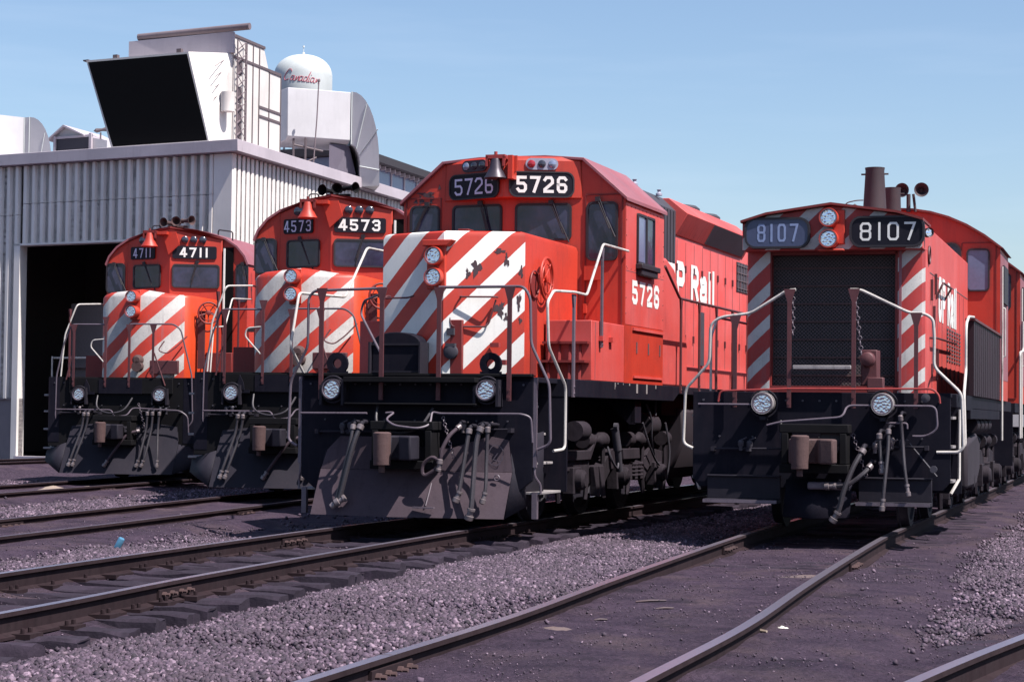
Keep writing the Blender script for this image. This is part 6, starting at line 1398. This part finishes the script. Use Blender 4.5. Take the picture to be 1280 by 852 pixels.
# ---- ballast stones (one object, nobody could count them)
def stones(n, y0, y1, smin, smax, accept, name, label):
    u = rng.random(int(n * 1.9)); yy = np.sqrt(y0 ** 2 + u * (y1 ** 2 - y0 ** 2)); xx = (rng.random(int(n * 1.9)) - .5) * 2 * .262 * yy + .0 * yy
    z, dirt = ground_h(xx, yy); d = dist_tracks(xx, yy); p = accept(xx, yy, dirt, d); keep = rng.random(len(xx)) < p
    for k in TN: keep &= ~((np.abs(np.abs(d[k]) - .752) < .075))
    xx, yy, z = xx[keep][:n], yy[keep][:n], z[keep][:n]; m = len(xx)
    s = smin + (smax - smin) * rng.random(m) ** 2.4
    cube = np.array([(-1, -1, -1), (1, -1, -1), (1, 1, -1), (-1, 1, -1), (-1, -1, 1), (1, -1, 1), (1, 1, 1), (-1, 1, 1)], float) * .5
    V = cube[None] * (1 + (rng.random((m, 8, 3)) - .5) * .75) * (.75 + .6 * rng.random((m, 1, 3))); V = V * s[:, None, None]; V[:, :, 2] *= .8
    # random rotation
    q = rng.normal(size=(m, 4)); q /= np.linalg.norm(q, axis=1)[:, None]; w, x, y, zq = q.T
    R = np.stack([np.stack([1 - 2 * (y * y + zq * zq), 2 * (x * y - zq * w), 2 * (x * zq + y * w)], -1), np.stack([2 * (x * y + zq * w), 1 - 2 * (x * x + zq * zq), 2 * (y * zq - x * w)], -1), np.stack([2 * (x * zq - y * w), 2 * (y * zq + x * w), 1 - 2 * (x * x + y * y)], -1)], 1)
    V = np.einsum('mij,mkj->mki', R, V); V[:, :, 0] += xx[:, None]; V[:, :, 1] += yy[:, None]; V[:, :, 2] += (z + s * .18 + .012 * rng.random(m))[:, None]
    F = np.array([(0, 3, 2, 1), (4, 5, 6, 7), (0, 1, 5, 4), (1, 2, 6, 5), (2, 3, 7, 6), (3, 0, 4, 7)]); F = (F[None] + (np.arange(m) * 8)[:, None, None]).reshape(-1, 4)
    me = bpy.data.meshes.new(name); me.vertices.add(m * 8); me.vertices.foreach_set('co', V.reshape(-1).astype(np.float32)); me.loops.add(F.size); me.loops.foreach_set('vertex_index', F.ravel().astype(np.int32))
    me.polygons.add(len(F)); me.polygons.foreach_set('loop_start', np.arange(0, F.size, 4)); me.update(calc_edges=True)
    a = me.attributes.new('tone', 'FLOAT', 'POINT'); a.data.foreach_set('value', np.repeat(rng.random(m), 8).astype(np.float32))
    o = bpy.data.objects.new(name, me); COL.objects.link(o); tag(o, label, kind='stuff'); return o
sm_m = bpy.data.materials.new('ballast_stone'); nt, N, Lk = nodes_of(sm_m); bs = N['Principled BSDF']
at = N.new('ShaderNodeAttribute'); at.attribute_name = 'tone'; r = N.new('ShaderNodeValToRGB'); e = r.color_ramp.elements
e[0].position = 0; e[0].color = (.022, .016, .025, 1); e[1].position = 1; e[1].color = (.28, .20, .26, 1)
for p, c in ((.45, (.058, .037, .060, 1)), (.86, (.116, .077, .115, 1))): x = r.color_ramp.elements.new(p); x.color = c
Lk.new(at.outputs['Fac'], r.inputs[0]); tc = N.new('ShaderNodeTexCoord').outputs['Object']
dust = noise(nt, tc, .9, 6, .62)
c_ = mixc(nt, mth(nt, 'MULTIPLY', ramp(nt, noise(nt, tc, 60, 3), .4, .8), .35), r.outputs[0], (.028, .02, .027))
c_ = mixc(nt, mth(nt, 'MULTIPLY', ramp(nt, dust, .40, .66), .62), c_, (.046, .031, .045))
Lk.new(c_, bs.inputs['Base Color']); bs.inputs['Roughness'].default_value = .85
def acc_b(x, y, dirt, d):
    p = 1.0 - .9993 * np.clip(dirt * 1.25 + .35 * (vnoise(x, y, .35, 31) - .5) * (dirt > .05), 0, 1)
    patch = .6 * vnoise(x, y, 1.3, 12) + .4 * vnoise(x, y, .45, 13)
    return p * (.30 + .70 * sstep(.30, .55, patch))
o = stones(290000, 9.0, 27.0, .011, .030, acc_b, 'ballast', 'loose grey purple ballast stones between the tracks'); o.data.materials.append(sm_m)
o = stones(60000, 27.0, 42.0, .022, .040, acc_b, 'ballast', 'loose grey purple ballast stones farther off around the locomotives'); o.data.materials.append(sm_m)
def acc_s(x, y, dirt, d): return np.clip(.10 + .5 * sstep(.55, .8, vnoise(x, y, .7, 20)), 0, 1) * dirt
o = stones(34000, 9.0, 26.0, .004, .012, acc_s, 'cinder_grit', 'scattered small cinders and grit on the oily dirt of the track beds'); o.data.materials.append(sm_m)
# ---- small things on the ground
def gz(x, y): z, _ = ground_h(np.array([x]), np.array([y])); return float(z[0])
def unp(px, py, z=-.17):
    dx, dy = px - 640, py - 426; c, s_ = math.cos(ROLL), math.sin(ROLL); a = (dx * c + dy * s_) / FPX; b = -(-dx * s_ + dy * c) / FPX
    v = Vector((a, math.cos(PIT) - b * math.sin(PIT), math.sin(PIT) + b * math.cos(PIT))); t = (z - CAMH) / v.z; return v.x * t, v.y * t
def blob(name, c, sx, sy, h, mat, label, cat, seed=1):
    R = random.Random(seed); mb = MB(); rings = []; n = 22; c = Vector(c)
    for k in range(6):
        f = 1 - k / 5.0; z = h * (1 - f ** 1.6)
        rings.append([c + Vector((sx * (f + .02) * (1 + .18 * math.sin(3 * a + seed) + R.uniform(-.05, .05)) * math.cos(a), sy * (f + .02) * math.sin(a) * (1 + .15 * math.sin(2 * a)), z - .02 + R.uniform(-.006, .006))) for a in [2 * math.pi * i / n for i in range(n)]])
    mb.loft(rings); return tag(mb.build(name, mat, sharp=60), label, cat)
M_sand = paint('pale_sand', (.25, .19, .155), dirt=(.10, .07, .075), amt=.7, rough=.95, scale=6)
x, y = unp(66, 617); blob('sand_heap', (x, y, gz(x, y)), .26, .5, .09, M_sand, 'pale cone of spilled traction sand between the rails before locomotive 4711', 'sand heap', 2)
x, y = unp(110, 615); blob('sand_heap', (x, y, gz(x, y)), .20, .3, .05, M_sand, 'small flat pale sand spill beside the bigger cone of sand', 'sand heap', 4)
x, y = unp(146, 689); t = MB(); t.lathe((0, 0, 0), (0, 0, 1), [(0, .028), (.004, .033), (.11, .033), (.118, .028), (.118, 0)], 18)
rot = Matrix.Rotation(.5, 4, 'Y') @ Matrix.Rotation(.2, 4, 'X'); t.v = [tuple(rot @ Vector(v)) for v in t.v]; t.v = [(a + x, b + y, c + gz(x, y) + .02) for a, b, c in t.v]
tag(t.build('drink_can', flat('blue_can', (.10, .26, .40), .4, .4)), 'small light blue drink can lying in the gravel', 'can')
def stick(px, py, ln, ang, w, mat, label, cat, name):
    x, y = unp(px, py, -.12); z = max(gz(x, y), -.14) + w * .6; mb = MB(); R = random.Random(px); d = Vector((math.cos(ang), math.sin(ang), .04))
    mb.tube([Vector((x, y, z)) - d * ln / 2, Vector((x, y, z + .004)), Vector((x, y, z)) + d * ln / 2 + Vector((.01, .01, 0))], [w * .7, w, w * .6], 5, ); tag(mb.build(name, mat), label, cat)
M_pale = flat('bleached_wood', (.34, .27, .22), .8)
stick(948, 794, .16, -1.1, .014, M_pale, 'bleached wood splinter lying on the dirt beside the rail before switcher 8107', 'wood splinter', 'wood_splinter')
stick(1068, 804 - 18, .0 + .10, .3, .020, flat('white_scrap', (.5, .48, .44), .7), 'small white scrap of paper on the dirt right of the right-hand track', 'scrap', 'paper_scrap') if False else None
x, y = unp(977, 787, -.12); blob('paper_scrap', (x, y, gz(x, y) + .01), .045, .05, .02, flat('white_scrap', (.5, .48, .44), .7), 'small white scrap on the oily dirt beside the bleached splinter', 'scrap', 9)
M_spill = paint('tan_dirt_spill', (.115, .080, .078), dirt=(.05, .034, .042), amt=.8, rough=.95, scale=7)
x, y = unp(693, 785, -.1); blob('sand_spill', (x, y, gz(x, y) + .005), .15, .10, .028, M_spill, 'thin pale sand spill between the rails before switcher 8107, nearer the camera', 'sand heap', 6)
x, y = unp(1010, 719, -.1); blob('sand_spill', (x, y, gz(x, y) + .004), .36, .22, .04, M_spill, 'wider pale sand spill between the rails close before switcher 8107', 'sand heap', 8)
for i, (px, py, ln) in enumerate(((813, 756, .22), (830, 765, .12), (750, 640 + 136, .08))):
    stick(px, py, ln, .1, .010, M_scar, ('short black stick', 'stubby black chip', 'tiny black chip')[i] + ' of wood on the dirt between the rails in front of locomotive 8107', 'wood splinter', 'wood_splinter')
